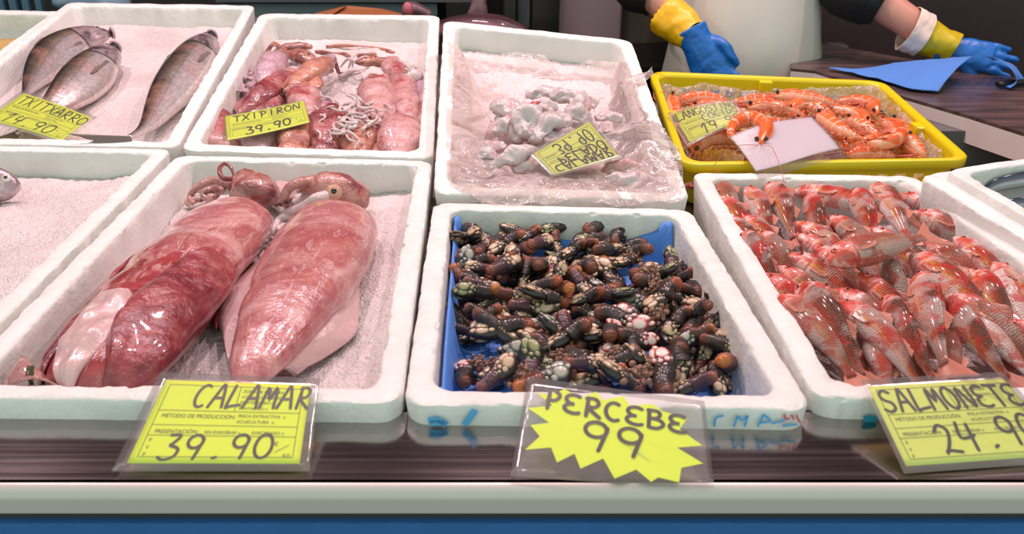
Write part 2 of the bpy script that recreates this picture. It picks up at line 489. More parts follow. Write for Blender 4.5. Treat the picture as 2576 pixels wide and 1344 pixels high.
# steel ledge with a rolled front edge
arc = [(Yl1 - .010 * math.sin(R(a)), ZL - .010 + .010 * math.cos(R(a))) for a in range(0, 91, 10)]
zb = float(at_y(1288, 1292, Yl1 - .010)[2])
ledge = [(Yl0, ZL)] + arc + [(Yl1 - .010, zb), (Yl1 + .004, zb), (Yl1 + .004, ZL - .012), (Yl0, ZL - .012)]
prof_x(ledge[:2] + [(Yl1 + .004, ZL - .012), (Yl0, ZL - .012)], -3.2, 3.2, m_steel, 'front_ledge', ct)
prof_x(arc + [(Yl1 - .010, zb), (Yl1 + .004, zb), (Yl1 + .004, ZL)], -3.2, 3.2, M_plain('pale_edge_trim', 'cdc6bf', .35, metal=.15, var=.05, nscale=4), 'edge_trim', ct)
prof_x([(Yl1 - .004, zb + .003), (Yl1 - .004, zb - .016), (Yl1 + .02, zb - .016), (Yl1 + .02, zb + .003)], -3.2, 3.2, m_dark, 'dark_seam', ct)
prof_x([(Yl1 - .010, zb - .010), (Yl1 - .010, .12), (Yl1 + .03, .12), (Yl1 + .03, zb - .010)], -3.2, 3.2, m_blue_front, 'front_panel', ct)
zt = zb - .034
prof_x([(Yl1 - .016, zt), (Yl1 - .016, zt - .006), (Yl1 - .010, zt - .006), (Yl1 - .010, zt)], -3.2, 3.2, M_plain('worn_pale_trim', '9db9d8', .3, var=.5, nscale=60), 'trim_strip', ct)
zd = RIM - BOXH
prof_x([(Yl0, ZL), (Yl0 - .002, ZL), (Yl0 - .002, zd - .01), (1.8, zd - .01), (1.8, zd), (Yl0, zd)], -2.4, 1.9, m_steel_dull, 'sunken_deck', ct)
prof_x([(1.37, zd), (2.15, zd), (2.15, zd + .115)], -2.4, -.12, m_steel_dull, 'raised_deck', ct)
prof_x([(1.16, zd), (1.80, zd), (1.80, zd + .135)], -.115, .25, m_steel_dull, 'raised_deck', ct)
prof_x([(1.30, zd), (1.74, zd), (1.74, zd + .058), (1.30, zd + .020)], .262, .74, m_steel_dull, 'raised_deck', ct)
prof_x([(Yl1 + .06, .12), (Yl1 + .06, 0), (1.9, 0), (1.9, .12)], -3.0, 1.9, m_dark, 'plinth', ct)

# ---------------------------------------------------------------- room shell
m_floor = M_plain('wet_floor_tiles', '4a4644', .4)
m_wall = M_plain('dark_back_wall_paint', '41383a', .55)
o = bxobj('floor', (0, 2, -.05), (14, 12, .1), m_floor, kind='structure')
o = bxobj('wall_back', (0, 4.55, 1.7), (9, .1, 3.4), m_wall, kind='structure')
bxobj('wall_right', (3.6, 3.0, 1.7), (.1, 3.0, 3.4), m_wall, kind='structure')
bxobj('wall_left', (-4.4, 3.0, 1.7), (.1, 3.0, 3.4), m_wall, kind='structure')
bxobj('ceiling', (0, 3.0, 3.45), (9, 3.2, .1), M_plain('grey_ceiling_paint', 'b3a2a4', .6), kind='structure')

# chipped blue-grey cabinet behind the boxes
m_chip = Mat('chipped_blue_grey_enamel', rough=.4)
_o = m_chip.obj(); _n = m_chip.noise(9, 5, m_chip.scale(_o, (1, 1, 2.2)), .6)
m_chip.set('col', m_chip.mix(m_chip.ramp(_n, [(.66, 0), (.68, 1)]), '7d8890', '15100f')); m_chip = m_chip.m
m_grey = M_plain('grey_enamel', '4e5557', .45); m_black = M_plain('black_plastic', '121111', .5); m_tile = M_plain('teal_blue_slat_paint', '4a6d82', .45)
def at_box(name, x0, x1, ytop, ybot, Y, depth, mat, **k):
    a = at_y(x0, ytop, Y); b = at_y(x1, ybot, Y)
    return bxobj(name, ((a[0] + b[0]) / 2, Y + depth / 2, (a[2] + b[2]) / 2), (abs(b[0] - a[0]), depth, abs(a[2] - b[2])), mat, **k)
cab = empty('back_cabinet', at_y(880, 60, 3.0) * [1, 1, 0], 'blue-grey chipped enamel cabinet behind the squid box', 'cabinet')
at_box('body', 560, 1105, 8, 300, 3.02, .5, m_grey, parent=cab)
at_box('chipped_panel', 560, 1103, 9, 120, 3.0, .02, m_chip, parent=cab)
at_box('top_rail', 540, 1190, -14, 6, 2.97, .5, m_grey, parent=cab)
sc = empty('slatted_cabinet', at_y(60, 60, 3.0) * [1, 1, 0], 'teal blue slatted cabinet beyond the far left box', 'cabinet')
for i in range(7): at_box('slat', -100 + i * 32, -71 + i * 32, -40, 160, 3.0, .02, m_tile, parent=sc)
at_box('body', -120, 150, -42, 300, 3.03, .4, m_grey, parent=sc)
# pale blue plastic bag bundle
V, F, L = ellipsoid(at_y(230, 2, 2.95), np.eye(3), (.13, .07, .05), 24, 16); V = V + nrm(L) * (fbm(V * 30, 3, 4) * .014)[:, None]
tag(MB().add(V, F).build('plastic_bundle', M_plain('pale_blue_plastic', '8ea6bd', .35, var=.2), base=at_y(230, 2, 2.95) - [0, 0, .05]), 'pale blue plastic bundle lying behind the horse mackerel box', 'bag')
# solid black block standing in for the shade in a slot, and grey fridge doors
at_box('recess_shade_block', 1192, 1262, -60, 200, 3.3, .4, m_black, label='black block standing in for the shade of the recess beside the grey steel fridge', cat='recess')
fg = empty('grey_fridge', at_y(1380, 60, 2.9) * [1, 1, 0], 'dark grey steel fridge behind the large pink fish', 'fridge')
m_fr = M_steel('dark_fridge_steel', '5c5959', .45)
at_box('body', 1262, 1520, -200, 300, 2.92, .6, m_black, parent=fg)
at_box('door', 1266, 1300, -200, 300, 2.88, .03, m_fr, parent=fg, bev=.006)
at_box('door', 1340, 1520, -200, 300, 2.88, .03, m_fr, parent=fg, bev=.006)
at_box('hinge_rail', 1303, 1330, -200, 300, 2.90, .02, m_grey, parent=fg)
# preparation table that carries the big fish and trays
pt = empty('preparation_table', at_y(1100, 0, 2.55) * [1, 1, 0], 'dark steel table behind the boxes carrying the large fish', 'table')
bxobj('table_top', (-.3, 2.5, .955), (1.55, .6, .03), M_steel('dark_table_steel', '55504f', .3), parent=pt)
for sx in (-1, .4):
    for sy in (2.25, 2.75): bxobj('leg', (sx, sy, .47), (.04, .04, .94), m_steel_dull, parent=pt)
# right-hand worktop slab with pale edge
wt = empty('cutting_worktop', at_z(2420, 300, 1.0) * [1, 1, 0], 'steel-topped worktop with a thick white edge beside the yellow crate', 'worktop')
wp = np.array([at_z(*p, 1.0) for p in ((2000, 96), (2330, 156), (2800, 238), (3300, 420), (2800, 410), (2576, 334), (2430, 288), (2285, 246), (2140, 206), (2050, 178), (1990, 172))])
m_wsteel = Mat('scratched_brown_worktop', rough=.3, metal=.35); _v = m_wsteel.scale(m_wsteel.obj(), (5, 40, 5))
m_wsteel.set('col', m_wsteel.ramp(m_wsteel.noise(1.0, 5, _v, .65, .4), [(.3, '3f3538'), (.5, '63504f'), (.68, '84645f')])); m_wsteel.set('normal', m_wsteel.bump(m_wsteel.noise(1.0, 5, _v), .2, .002)); m_wsteel = m_wsteel.m
m_poly = M_plain('white_cutting_board_plastic', 'd9cbc8', .5, var=.06, nscale=40)
V, F = poly_prism(wp[::-1], (0, 0, 1), .006); MB().add(V, F).build('steel_top', m_wsteel, wt, False)
V, F = poly_prism(wp[::-1] - [0, 0, .0065], (0, 0, 1), .046); MB().add(V, F).build('white_slab', m_poly, wt, False)
for p in ((2100, 150), (2700, 330), (2600, 240)):
    a = at_z(*p, .9); bxobj('leg', (a[0], a[1], .474), (.05, .05, .944), m_steel_dull, parent=wt)
# dark splash panel behind the worktop
bxobj('trim_1', (1.9, 3.05, .9), (2.9, .03, 1.8), M_plain('dark_brown_splash_panel', '3a2a2a', .3, var=.2), kind='structure')
# grey paper strip with sticker under the worktop edge
at_box('equipment_box', 2300, 2570, 330, 430, 1.62, .12, M_plain('grey_metal_paint', '5b5c5b', .5), label='dark grey metal box below the white worktop edge', cat='box')
# ================================================================ fish
def rnd_vec(m, k=20.0):
    """object coordinates shifted by a per-object random amount, so copies differ"""
    r = m.n('ObjectInfo').outputs['Random']
    s = m.math('MULTIPLY', r, k)
    c = m.n('CombineXYZ', {0: s, 1: s, 2: s}).outputs[0]
    return m.n('VectorMath', {0: m.obj(), 1: c}, operation='ADD').outputs[0], r
def M_mullet():
    m = Mat('red_mullet_skin', rough=.34, coat=.28, coatr=.08, spec=.35)
    bd = m.attr(); s, d, w = m.xyz(bd); v, r = rnd_vec(m)
    n = m.noise(45, 4, v, .6); nd = m.math('ADD', d, m.math('MULTIPLY', m.math('SUBTRACT', n, .5), .7))
    side = m.ramp(m.math('ADD', m.math('MULTIPLY', nd, .5), .5), [(.0, 'eddbd6'), (.28, 'eac4ba'), (.40, 'dd7a5c'), (.47, 'e2a53c'), (.54, 'cf7048'), (.70, 'a84a34'), (.92, '6b4032')])
    pale = m.ramp(m.noise(28, 3, v), [(.45, 0), (.6, 1)])
    col = m.mix(m.math('MULTIPLY', pale, .55), side, 'f0d4cd')
    red = m.ramp(m.noise(32, 4, v, .55, 1.0), [(.50, 0), (.56, 1)])
    redb = m.math('ADD', m.math('MULTIPLY', r, .35), .55)
    col = m.mix(m.math('MULTIPLY', red, redb, True), col, 'd8281a')
    brown = m.math('MULTIPLY', m.math('GREATER_THAN', r, .72), .55)
    col = m.mix(brown, col, m.ramp(n, [(.3, '7e5c4e'), (.7, 'b08470')]))
    sc = m.vor(1.0, m.scale(bd, (52, 12, 0)), 'F1', rand=.35); line = m.ramp(sc, [(.35, 1.0), (.66, .70)])
    onb = m.ramp(s, [(.22, 0), (.27, 1)])
    col = m.mix(m.math('MULTIPLY', onb, .75), col, m.mix(1.0, col, line, 'MULTIPLY'))
    head = m.ramp(s, [(.0, 1), (.20, 1), (.23, 0)])
    hn = m.ramp(m.noise(70, 3, v), [(.38, 'b52a1e'), (.47, 'd2503e'), (.58, 'ecc2ba')])
    col = m.mix(m.math('MULTIPLY', head, .75), col, hn)
    gill = m.ramp(s, [(.200, 0), (.212, 1), (.224, 0)])
    col = m.mix(m.math('MULTIPLY', gill, .6), col, '8d3a34')
    tail = m.ramp(s, [(.85, 0), (1, 1)]); col = m.mix(m.math('MULTIPLY', tail, .5), col, 'd86a50')
    m.set('col', col)
    m.set('normal', m.bump(m.math('MULTIPLY', sc, onb), .8, .003, m.bump(gill, -.6, .002, m.bump(m.noise(160, 3, v), .5, .0015))))
    m.set('sss', .08); m.set('Subsurface Radius', (.006, .002, .001)); return m.m
def M_fin(name, c, c2):
    m = Mat(name, rough=.35, coat=.4)
    bd = m.attr(); w = m.n('TexWave', {'Vector': bd, 'Scale': 9.0, 'Distortion': .6}, bands_direction='Y').outputs['Fac']
    m.set('col', m.mix(w, c, c2)); m.set('normal', m.bump(w, .5, .002)); m.set('alpha', .93); return m.m
def M_mackerel():
    m = Mat('horse_mackerel_skin', rough=.24, coat=.6, coatr=.1, metal=.45)
    bd = m.attr(); s, d, w = m.xyz(bd); v, r = rnd_vec(m)
    n = m.noise(22, 4, v, .6); nd = m.math('ADD', d, m.math('MULTIPLY', m.math('SUBTRACT', n, .5), .55))
    col = m.ramp(m.math('ADD', m.math('MULTIPLY', nd, .5), .5), [(.0, 'e6d6d2'), (.3, 'e4dcdc'), (.48, 'd6c4c4'), (.56, 'c2bcc0'), (.66, 'a59487'), (.78, '75665c'), (.95, '403a3a')])
    ir = m.ramp(m.noise(16, 3, v), [(.5, 0), (.66, 1)]); col = m.mix(m.math('MULTIPLY', ir, .3), col, 'e8a090')
    st = m.ramp(m.noise(1.0, 3, m.scale(bd, (60, 5, 1)), .6), [(.42, .72), (.6, 1.05)]); col = m.mix(.75, col, st, 'MULTIPLY')
    ln = m.ramp(m.math('ABSOLUTE', m.math('SUBTRACT', d, m.math('SUBTRACT', .42, m.math('MULTIPLY', s, .40)))), [(.0, 1), (.06, 0)])
    seg = m.ramp(m.n('TexWave', {'Vector': bd, 'Scale': 14.0}).outputs['Fac'], [(.3, .3), (.6, 1)])
    col = m.mix(m.math('MULTIPLY', m.math('MULTIPLY', ln, seg), .55), col, '5d5350')
    head = m.ramp(s, [(.19, 1), (.215, 0)]); hn = m.ramp(m.noise(26, 5, v, .6, 1.5), [(.38, '3c3338'), (.46, '94808a'), (.55, 'cbb5b8'), (.66, 'a58b94')])
    col = m.mix(m.math('MULTIPLY', head, .85), col, hn)
    gill = m.ramp(s, [(.190, 0), (.203, 1), (.216, 0)]); col = m.mix(m.math('MULTIPLY', gill, .9), col, '1e1a1e')
    m.set('col', col); m.set('normal', m.bump(m.noise(1.0, 3, m.scale(bd, (60, 5, 1))), .25, .002, m.bump(gill, -.8, .004))); return m.m
def M_sardine():
    m = Mat('silver_blue_skin', rough=.18, coat=.4, metal=.3)
    s, d, w = m.xyz(m.attr()); v, r = rnd_vec(m)
    m.set('col', m.ramp(m.math('ADD', m.math('MULTIPLY', d, .5), m.math('MULTIPLY', m.noise(60, 3, v), .08)), [(-.5, 'd8d6d8'), (-.15, 'c2ccd2'), (.0, '9ac4cc'), (.12, 'b88c9e'), (.2, '5d6478'), (.5, '2f3645')])); return m.m
m_mul = M_mullet(); m_mack = M_mackerel(); m_sard = M_sardine()
m_finr = M_fin('orange_red_fin', 'd8654a', 'eab09a'); m_fing = M_fin('grey_brown_fin', '6a5c58', 'a8968e')
m_eyer = M_plain('red_eye_ring', 'd4503c', .15, bump=0, coat=1); m_pup = M_plain('black_pupil', '0b0a0c', .08, bump=0, coat=1); m_eyeg = M_plain('dull_grey_eye', '8a7a7c', .15, bump=0, coat=1); m_eyew = M_plain('pale_eye', 'd9d2c6', .12, bump=0, coat=1)

def sheet_fan(base, tipA, tipB, notch, up, th=.0006, nu=9, nv=9):
    """a fin: fan from a short base to an edge tipA..notch..tipB"""
    base = np.asarray(base, float)
    def fn(u, v):
        e = np.where(v[:, None] < .5, tipA * (1 - 2 * v[:, None]) + notch * 2 * v[:, None], notch * (2 - 2 * v[:, None]) + tipB * (2 * v[:, None] - 1))
        b = base[0] * (1 - v[:, None]) + base[1] * v[:, None]
        return b * (1 - u[:, None]) + e * u[:, None] + np.asarray(up) * (.0012 * np.sin(v * 30) * u)[:, None]
    V, F, A = grid(fn, nu, nv); return slab(V, F, A, up, th)
def add_eye(root, c, out, r, m_ring, up, pr=.5, name='eye'):
    out = nrm(out); a = nrm(np.cross(out, up)); b = np.cross(out, a)
    V, F, L = ellipsoid(c, np.array([a, b, out]), (r, r, r * .55), 12, 8)
    e = MB().add(V, F).build(name, m_ring, root, base=c)
    V, F, L = ellipsoid(c + out * r * .33, np.array([a, b, out]), (r * pr, r * pr, r * .32), 10, 6)
    MB().add(V, F).build('pupil', m_pup, e, base=c + out * r * .3)
    return e
MUL_UP = [(0, .012), (.05, .055), (.12, .098), (.22, .122), (.36, .125), (.55, .105), (.75, .066), (.9, .036), (1, .032)]
MUL_DN = [(0, .014), (.05, .034), (.12, .058), (.25, .088), (.4, .100), (.55, .088), (.75, .054), (.9, .032), (1, .030)]
MUL_W = [(0, .014), (.05, .036), (.12, .060), (.25, .078), (.4, .080), (.6, .062), (.8, .032), (.95, .014), (1, .012)]
def fish(P, D, L, prof, mat, fin_mat, label, group, name, cat='fish', eye=(.105, .42, .024), eye_mat=None, tail=(.20, .15, .10), pect=True, pf=(.14, .022), nseg=34, ring=20, fat=1.0, tail_bend=None, dors=((.30, .44, .07), (.58, .74, .05)), mouth=True):
    up, dn, w = prof
    x = np.linspace(0, 1, nseg) ** 1.0
    P = catmull(P, nseg)
    T, U, S = frames(P, D)
    root = empty(name, P[nseg // 2], label, cat, group)
    U_ = sinterp(x, up) * L * fat; D_ = sinterp(x, dn) * L * fat; W_ = sinterp(x, w) * L * fat
    V, F, A = sweep(P, U_, D_, W_, D, ring, .92)
    MB().add(V, F, A).build('body', mat, root)
    # eyes on the side(s) that face up
    n = int(eye[0] * (nseg - 1)); er = eye[2] * L
    for sg in (1, -1):
        if S[n][2] * sg > -.35:
            c = P[n] + U[n] * U_[n] * eye[1] + S[n] * sg * W_[n] * (1 - eye[1] ** 2) ** .5 * .90
            add_eye(root, c, S[n] * sg + U[n] * .25, er, eye_mat or m_eyer, T[n])
    sg = 1 if S[n][2] > 0 else -1
    # gill cover plate
    # tail fin, in the plane of T and U
    tb = P[-1]; Tt = T[-1] if tail_bend is None else nrm(tail_bend); Ut = nrm(U[-1] - Tt * np.dot(U[-1], Tt)); St = np.cross(Tt, Ut)
    l, sp_, nt_ = [q * L for q in tail]
    hb = D_[-1]
    V, F, A = sheet_fan([tb - Tt * .006 + Ut * hb, tb - Tt * .006 - Ut * hb], tb + Tt * l + Ut * sp_, tb + Tt * l - Ut * sp_, tb + Tt * nt_, St)
    MB().add(V, F, A).build('tail_fin', fin_mat, root)
    for (a, b, hgt) in dors:
        ia, ib = int(a * (nseg - 1)), int(b * (nseg - 1))
        A0 = P[ia] + U[ia] * U_[ia] * .96; B0 = P[ib] + U[ib] * U_[ib] * .96
        V, F, A = sheet_fan([A0, B0], A0 + T[ia] * L * .10 + U[ia] * hgt * L * .7, B0 + T[ib] * L * .035 + U[ib] * L * .004, (A0 + B0) / 2 + T[ia] * L * .07 + U[ia] * hgt * L * .45, S[ia])
        MB().add(V, F, A).build('dorsal_fin', fin_mat, root)
    if pect:
        i = int(.25 * (nseg - 1)); c = P[i] - U[i] * D_[i] * .30 + S[i] * sg * W_[i] * .96; o_ = S[i] * sg
        V, F, A = sheet_fan([c + U[i] * L * .018, c - U[i] * L * .018], c + T[i] * L * pf[0] + U[i] * L * pf[1] + o_ * L * .006, c + T[i] * L * pf[0] * .7 - U[i] * L * pf[1] + o_ * L * .006, c + T[i] * L * pf[0] * .93 - U[i] * L * .004 + o_ * L * .007, o_)
        MB().add(V, F, A).build('pectoral_fin', fin_mat, root)
    return root

fm = FR['MUL']
def mullet(h, t, roll=62, hh=-.012, ht=-.034, L=.165, what='', fat=1.0, bend=0.0):
    a = fm.at(h[0], h[1], hh); b = fm.at(t[0], t[1], ht)
    T = nrm(b - a)
    yf = max(fm.P[3][1], fm.P[2][1]) + .034
    if T[1] < -.05:   # keep the tail inside the box front
        room = (a[1] - yf) / -T[1] / 1.02; L2 = min(L, max(room, L * .84)); L = L2
        if room < L: a = a + np.array([0, (L - room) * -T[1] * 1.02, 0])
    b = a + T * L * .84
    n = fm.n; sd = nrm(np.cross(n, T)); D = math.cos(R(roll)) * n + math.sin(R(roll)) * sd
    mid = (a + b) / 2 + sd * bend * L + n * .006
    return fish([a, mid, b], D, L, (MUL_UP, MUL_DN, MUL_W), m_mul, m_finr, what + ' red mullet in the mullet box', 'red mullets', 'red_mullet', fat=fat)
MULLETS = [
 # head px, toward-tail px, roll, head height, tail height, length, description
 ((1784, 455), (1850, 560), 60, -.016, -.040, .165, 'pink head of the rearmost left corner'),
 ((1796, 500), (1900, 640), 55, -.012, -.038, .165, 'second from the rear left corner,'),
 ((1816, 552), (1925, 690), 50, -.012, -.038, .165, 'third along the left wall, pale striped'),
 ((1912, 486), (1800, 478), 75, -.030, -.034, .165, 'bright red one lying crosswise behind the others, rear left'),
 ((1876, 473), (1935, 600), 70, -.012, -.040, .170, 'rear row third, brown-backed'),
 ((1870, 545), (1990, 690), 66, -.008, -.036, .165, 'white-and-red cheeked, left rear'),
 ((1928, 466), (1995, 600), 48, -.012, -.040, .170, 'rear row fourth with a dark crown,'),
 ((1962, 474), (2010, 600), 172, -.018, -.044, .165, 'belly-up dull brown'),
 ((1996, 482), (2140, 512), 66, -.018, -.022, .185, 'sandy yellow one lying crosswise against the rear wall,'),
 ((2030, 492), (2080, 620), 20, -.006, -.036, .160, 'grey-brown headed, facing the rear wall,'),
 ((1998, 560), (2100, 640), 70, -.010, -.034, .150, 'upper of two small striped-cheek'),
 ((2002, 590), (2105, 680), 72, -.006, -.034, .150, 'lower of two small striped-cheek'),
 ((2142, 482), (2200, 610), 40, -.010, -.036, .165, 'pale pink-faced, centre rear'),
 ((2195, 470), (2325, 660), 66, -.010, -.028, .195, 'largest yellow-scaled, right of centre rear'),
 ((2085, 545), (2190, 640), 68, -.012, -.034, .165, 'white-cheeked, centre'),
 ((1866, 590), (1950, 720), 8, -.004, -.024, .165, 'olive-brown back-up, along the left wall,'),
 ((1905, 585), (1990, 705), 55, -.010, -.036, .160, 'pink headed, just right of the olive-brown one,'),
 ((1985, 640), (2105, 740), 60, -.004, -.034, .165, 'round-headed grey and orange, centre left'),
 ((2046, 618), (2120, 720), 64, -.010, -.036, .150, 'half hidden under the crosswise top fish,'),
 ((2078, 662), (2300, 604), 78, .016, .016, .190, 'crosswise one on top of the heap, looking left,'),
 ((2194, 572), (2260, 650), 62, -.006, -.034, .150, 'small deep-red headed, behind the crosswise top fish,'),
 ((1955, 670), (2045, 770), 62, -.006, -.034, .160, 'crimson capped, left middle'),
 ((1922, 690), (2020, 800), 45, -.010, -.036, .165, 'dull pink one, touching the left wall in the middle,'),
 ((2052, 712), (2110, 810), 70, -.008, -.034, .150, 'red-and-white cheeked, left of centre'),
 ((2150, 688), (2250, 800), 60, -.002, -.034, .160, 'brown-crowned, right below the crosswise top fish,'),
 ((2215, 632), (2265, 780), 160, -.002, -.034, .165, 'belly-up whitish, in the middle'),
 ((2004, 722), (2170, 950), 18, .002, -.020, .200, 'long grey-and-red back-up, lower left'),
 ((1960, 768), (2160, 975), 68, -.006, -.018, .215, 'largest front-left, white belly and yellow stripe,'),
 ((2100, 728), (2230, 860), 66, -.004, -.032, .175, 'white-faced scarlet, centre front'),
 ((2138, 806), (2290, 960), 58, .000, -.018, .190, 'speckled front row, brown edge and red eye,'),
 ((2232, 762), (2350, 955), 10, .000, -.018, .190, 'darkest olive-brown back-up, front centre'),
 ((2310, 694), (2385, 950), 40, .006, -.014, .200, 'grey-headed orange-sided, in front of centre'),
 ((2284, 640), (2500, 820), 66, -.002, -.026, .195, 'long scarlet with pale cheek, right of centre'),
 ((2296, 534), (2410, 600), 66, -.008, -.032, .165, 'purple-cheeked, near the right rear wall'),
 ((2262, 490), (2360, 545), 62, -.014, -.032, .160, 'orange-backed, in the right rear corner,'),
 ((2400, 598), (2490, 700), 66, -.008, -.032, .160, 'violet-striped face, beside the right wall,'),
 ((2324, 602), (2430, 700), 60, -.010, -.034, .160, 'crimson-sided, right of the yellow-scaled one,'),
 ((2378, 745), (2530, 870), 25, -.002, -.024, .180, 'slim red-brown, sloping right'),
 ((2440, 680), (2515, 830), 50, -.004, -.030, .165, 'red with a pale flank line, right side'),
 ((2500, 662), (2610, 860), 100, -.002, -.026, .195, 'white-topped scarlet, leaning on the right wall,'),
 ((2486, 852), (2640, 1000), 120, .002, -.016, .180, 'pale pink topped, front right corner'),
 ((2520, 812), (2660, 920), 30, -.010, -.030, .170, 'dull brown one, at the right edge'),
 ((2430, 838), (2590, 1010), 22, .000, -.014, .190, 'brown-backed one, low front right'),
 ((2386, 840), (2420, 965), 70, -.016, -.026, .165, 'golden-orange, squeezed between front fish'),
 ((2575, 690), (2660, 840), 60, -.006, -.030, .165, 'half out of view, right edge'),
 ((2215, 880), (2250, 985), 80, -.020, -.030, .150, 'partly buried, front row'),
 ((2050, 560), (2090, 640), 80, -.026, -.036, .150, 'partly buried, rear middle'),
 ((2130, 610), (2190, 690), 80, -.028, -.040, .150, 'partly buried, below the sandy one'),
 ((2350, 640), (2400, 760), 80, -.024, -.040, .160, 'partly buried, right middle'),
 ((2030, 780), (2120, 900), 60, -.022, -.036, .170, 'partly buried, front left'),
 ((2110, 880), (2160, 985), 60, -.030, -.040, .150, 'partly buried, beside the largest front-left one'),
 ((2440, 760), (2500, 880), 70, -.026, -.036, .160, 'partly buried, right front'),
 ((2560, 770), (2640, 900), 70, -.026, -.036, .170, 'partly buried, at the right edge'),
]
random.seed(5)
for (h, t, ro, a, b, L, w) in MULLETS:
    mullet(h, t, ro + random.uniform(-4, 4), a, b, L, w, fat=random.uniform(.88, 1.0), bend=random.uniform(-.03, .03))

# horse mackerels
ft = FR['TX']
MK_UP = [(0, .020), (.03, .046), (.08, .074), (.18, .102), (.32, .118), (.5, .110), (.7, .070), (.88, .024), (1, .012)]
MK_DN = [(0, .024), (.03, .046), (.08, .072), (.18, .092), (.32, .120), (.5, .112), (.7, .066), (.88, .022), (1, .012)]
MK_W = [(0, .018), (.03, .030), (.08, .046), (.2, .062), (.35, .066), (.55, .055), (.75, .030), (.9, .014), (1, .012)]
def mackerel(pts, D, L, label, hs, **k):
    P = [ft.at(p[0], p[1], h) for p, h in zip(pts, hs)]
    r = fish(P, D, L, (MK_UP, MK_DN, MK_W), m_mack, m_fing, label, 'horse mackerels', 'horse_mackerel', eye=(.085, .40, .018), eye_mat=m_eyeg, pf=(.20, .010), **k)
    return r
mk1 = mackerel([(532, 92), (486, 160), (425, 240), (375, 312), (322, 350)], (-.80, .42, .50), .40, 'silvery horse mackerel alone on the right side of the ice, tail over the rim', (-.022, -.018, -.018, -.018, .004), tail=(.24, .035, .14), tail_bend=(-1, -.10, -.02), dors=((.30, .45, .02),), fat=.98)
mk2 = mackerel([(286, 122), (240, 172), (180, 232), (110, 290), (40, 338)], (-.72, .50, .50), .37, 'silvery pink horse mackerel in front of its pair, partly under the price card', (-.004, -.010, -.016, -.022, -.026), tail=(.24, .09, .10), dors=((.30, .45, .02),), fat=1.05)
mk3 = mackerel([(276, 84), (210, 98), (145, 135), (92, 190), (50, 262)], (-.55, .55, .65), .38, 'brownish horse mackerel behind its pair, against the left wall', (-.016, -.014, -.016, -.022, -.030), tail=(.24, .08, .10), dors=((.30, .45, .02),), fat=.92)
def mouth(root, P, hs, sz=.011):
    """gaping dark mouth with pale jaw rim"""
    a = ft.at(P[0][0], P[0][1], hs[0]); b = ft.at(P[1][0], P[1][1], hs[1]); T = nrm(b - a); n = ft.n
    s_ = nrm(np.cross(T, n)); ring = []
    for k in range(15):
        t = 2 * math.pi * k / 14; ring.append(a - T * .004 + s_ * math.cos(t) * sz + n * math.sin(t) * sz * 1.3)
    V, F, A = sweep(ring, .0028, .0028, .0028, T, 8); MB().add(V, F, A).build('jaw', M_JAW, root)
    V, F = poly_prism(np.array(ring[:-1]) + T * .001, T, .001); MB().add(V, F).build('mouth_cavity', m_pup, root)
M_JAW = M_plain('pink_grey_jaw', 'b79aa0', .2, coat=.6)
mouth(mk1, ((532, 92), (486, 160)), (-.020, -.016), .011)
mouth(mk2, ((288, 122), (240, 172)), (-.004, -.008), .011)
mouth(mk3, ((278, 84), (210, 98)), (-.014, -.012), .009)

# fish nose poking in at the left edge, and slim silver fish in the right-hand box
fl = FR['LL']
P = [fl.at(50, 468, -.020), fl.at(-40, 470, -.018), fl.at(-260, 490, -.022)]
fish(P, (0, .55, .8), .36, (MK_UP, MK_DN, MK_W), m_mack, m_fing, 'grey fish at the left edge, only its snout in view', 'fish', 'grey_fish', eye=(.11, .4, .02), eye_mat=m_eyew, fat=.8)
fs = FR['SAR']
SD_UP = [(0, .006), (.06, .03), (.2, .052), (.5, .056), (.8, .030), (1, .012)]
for pts, hs, lb in (([(2462, 492), (2520, 462), (2640, 448), (2800, 470)], (-.035, -.020, -.016, -.02), 'slim silver-blue fish curving in from the right edge, upper'),
                    ([(2500, 520), (2560, 515), (2660, 512), (2820, 520)], (-.036, -.030, -.028, -.03), 'slim silver-blue fish below the curving one at the right edge'),
                    ([(2520, 444), (2600, 430), (2700, 428), (2840, 440)], (-.036, -.030, -.028, -.03), 'slim silver-blue fish behind the curving one at the right edge'),
                    ([(2530, 560), (2600, 550), (2700, 560), (2840, 580)], (-.04, -.036, -.034, -.036), 'slim silver-blue fish lowest at the right edge')):
    P = [fs.at(p[0], p[1], h) for p, h in zip(pts, hs)]
    fish(P, (0, .25, 1.0), .20, (SD_UP, SD_UP, [(0, .006), (.1, .026), (.5, .034), (1, .01)]), m_sard, m_fing, lb, 'slim silver fish', 'silver_fish', eye=(.09, .3, .012), eye_mat=m_eyew, tail=(.14, .05, .06), dors=(), pect=False)
# black liner sheet in the right box
def fn(u, v):
    x = .028 + u * (fs.W - .056); y = .028 + v * (fs.L - .056)
    e = np.minimum(np.minimum(u, 1 - u) * fs.W, np.minimum(v, 1.0 - v) * fs.L)
    return fs.st(x, y, -.060 + .02 * np.exp(-(e / .015) ** 2) + .004 * fbm(np.column_stack([x, y, x * 0]) * 25, 2, 3))
V, F, A = grid(fn, 40, 60); V, F, A = slab(V, F, A, fs.n, .001)
tag(MB().add(V, F, A).build('black_liner', M_plain('black_film', '131418', .45, bump=.3), base=fs.st(np.array(fs.W / 2), np.array(fs.L / 2), np.array(-.062))), 'glossy black plastic sheet under the slim silver fish', 'sheet')
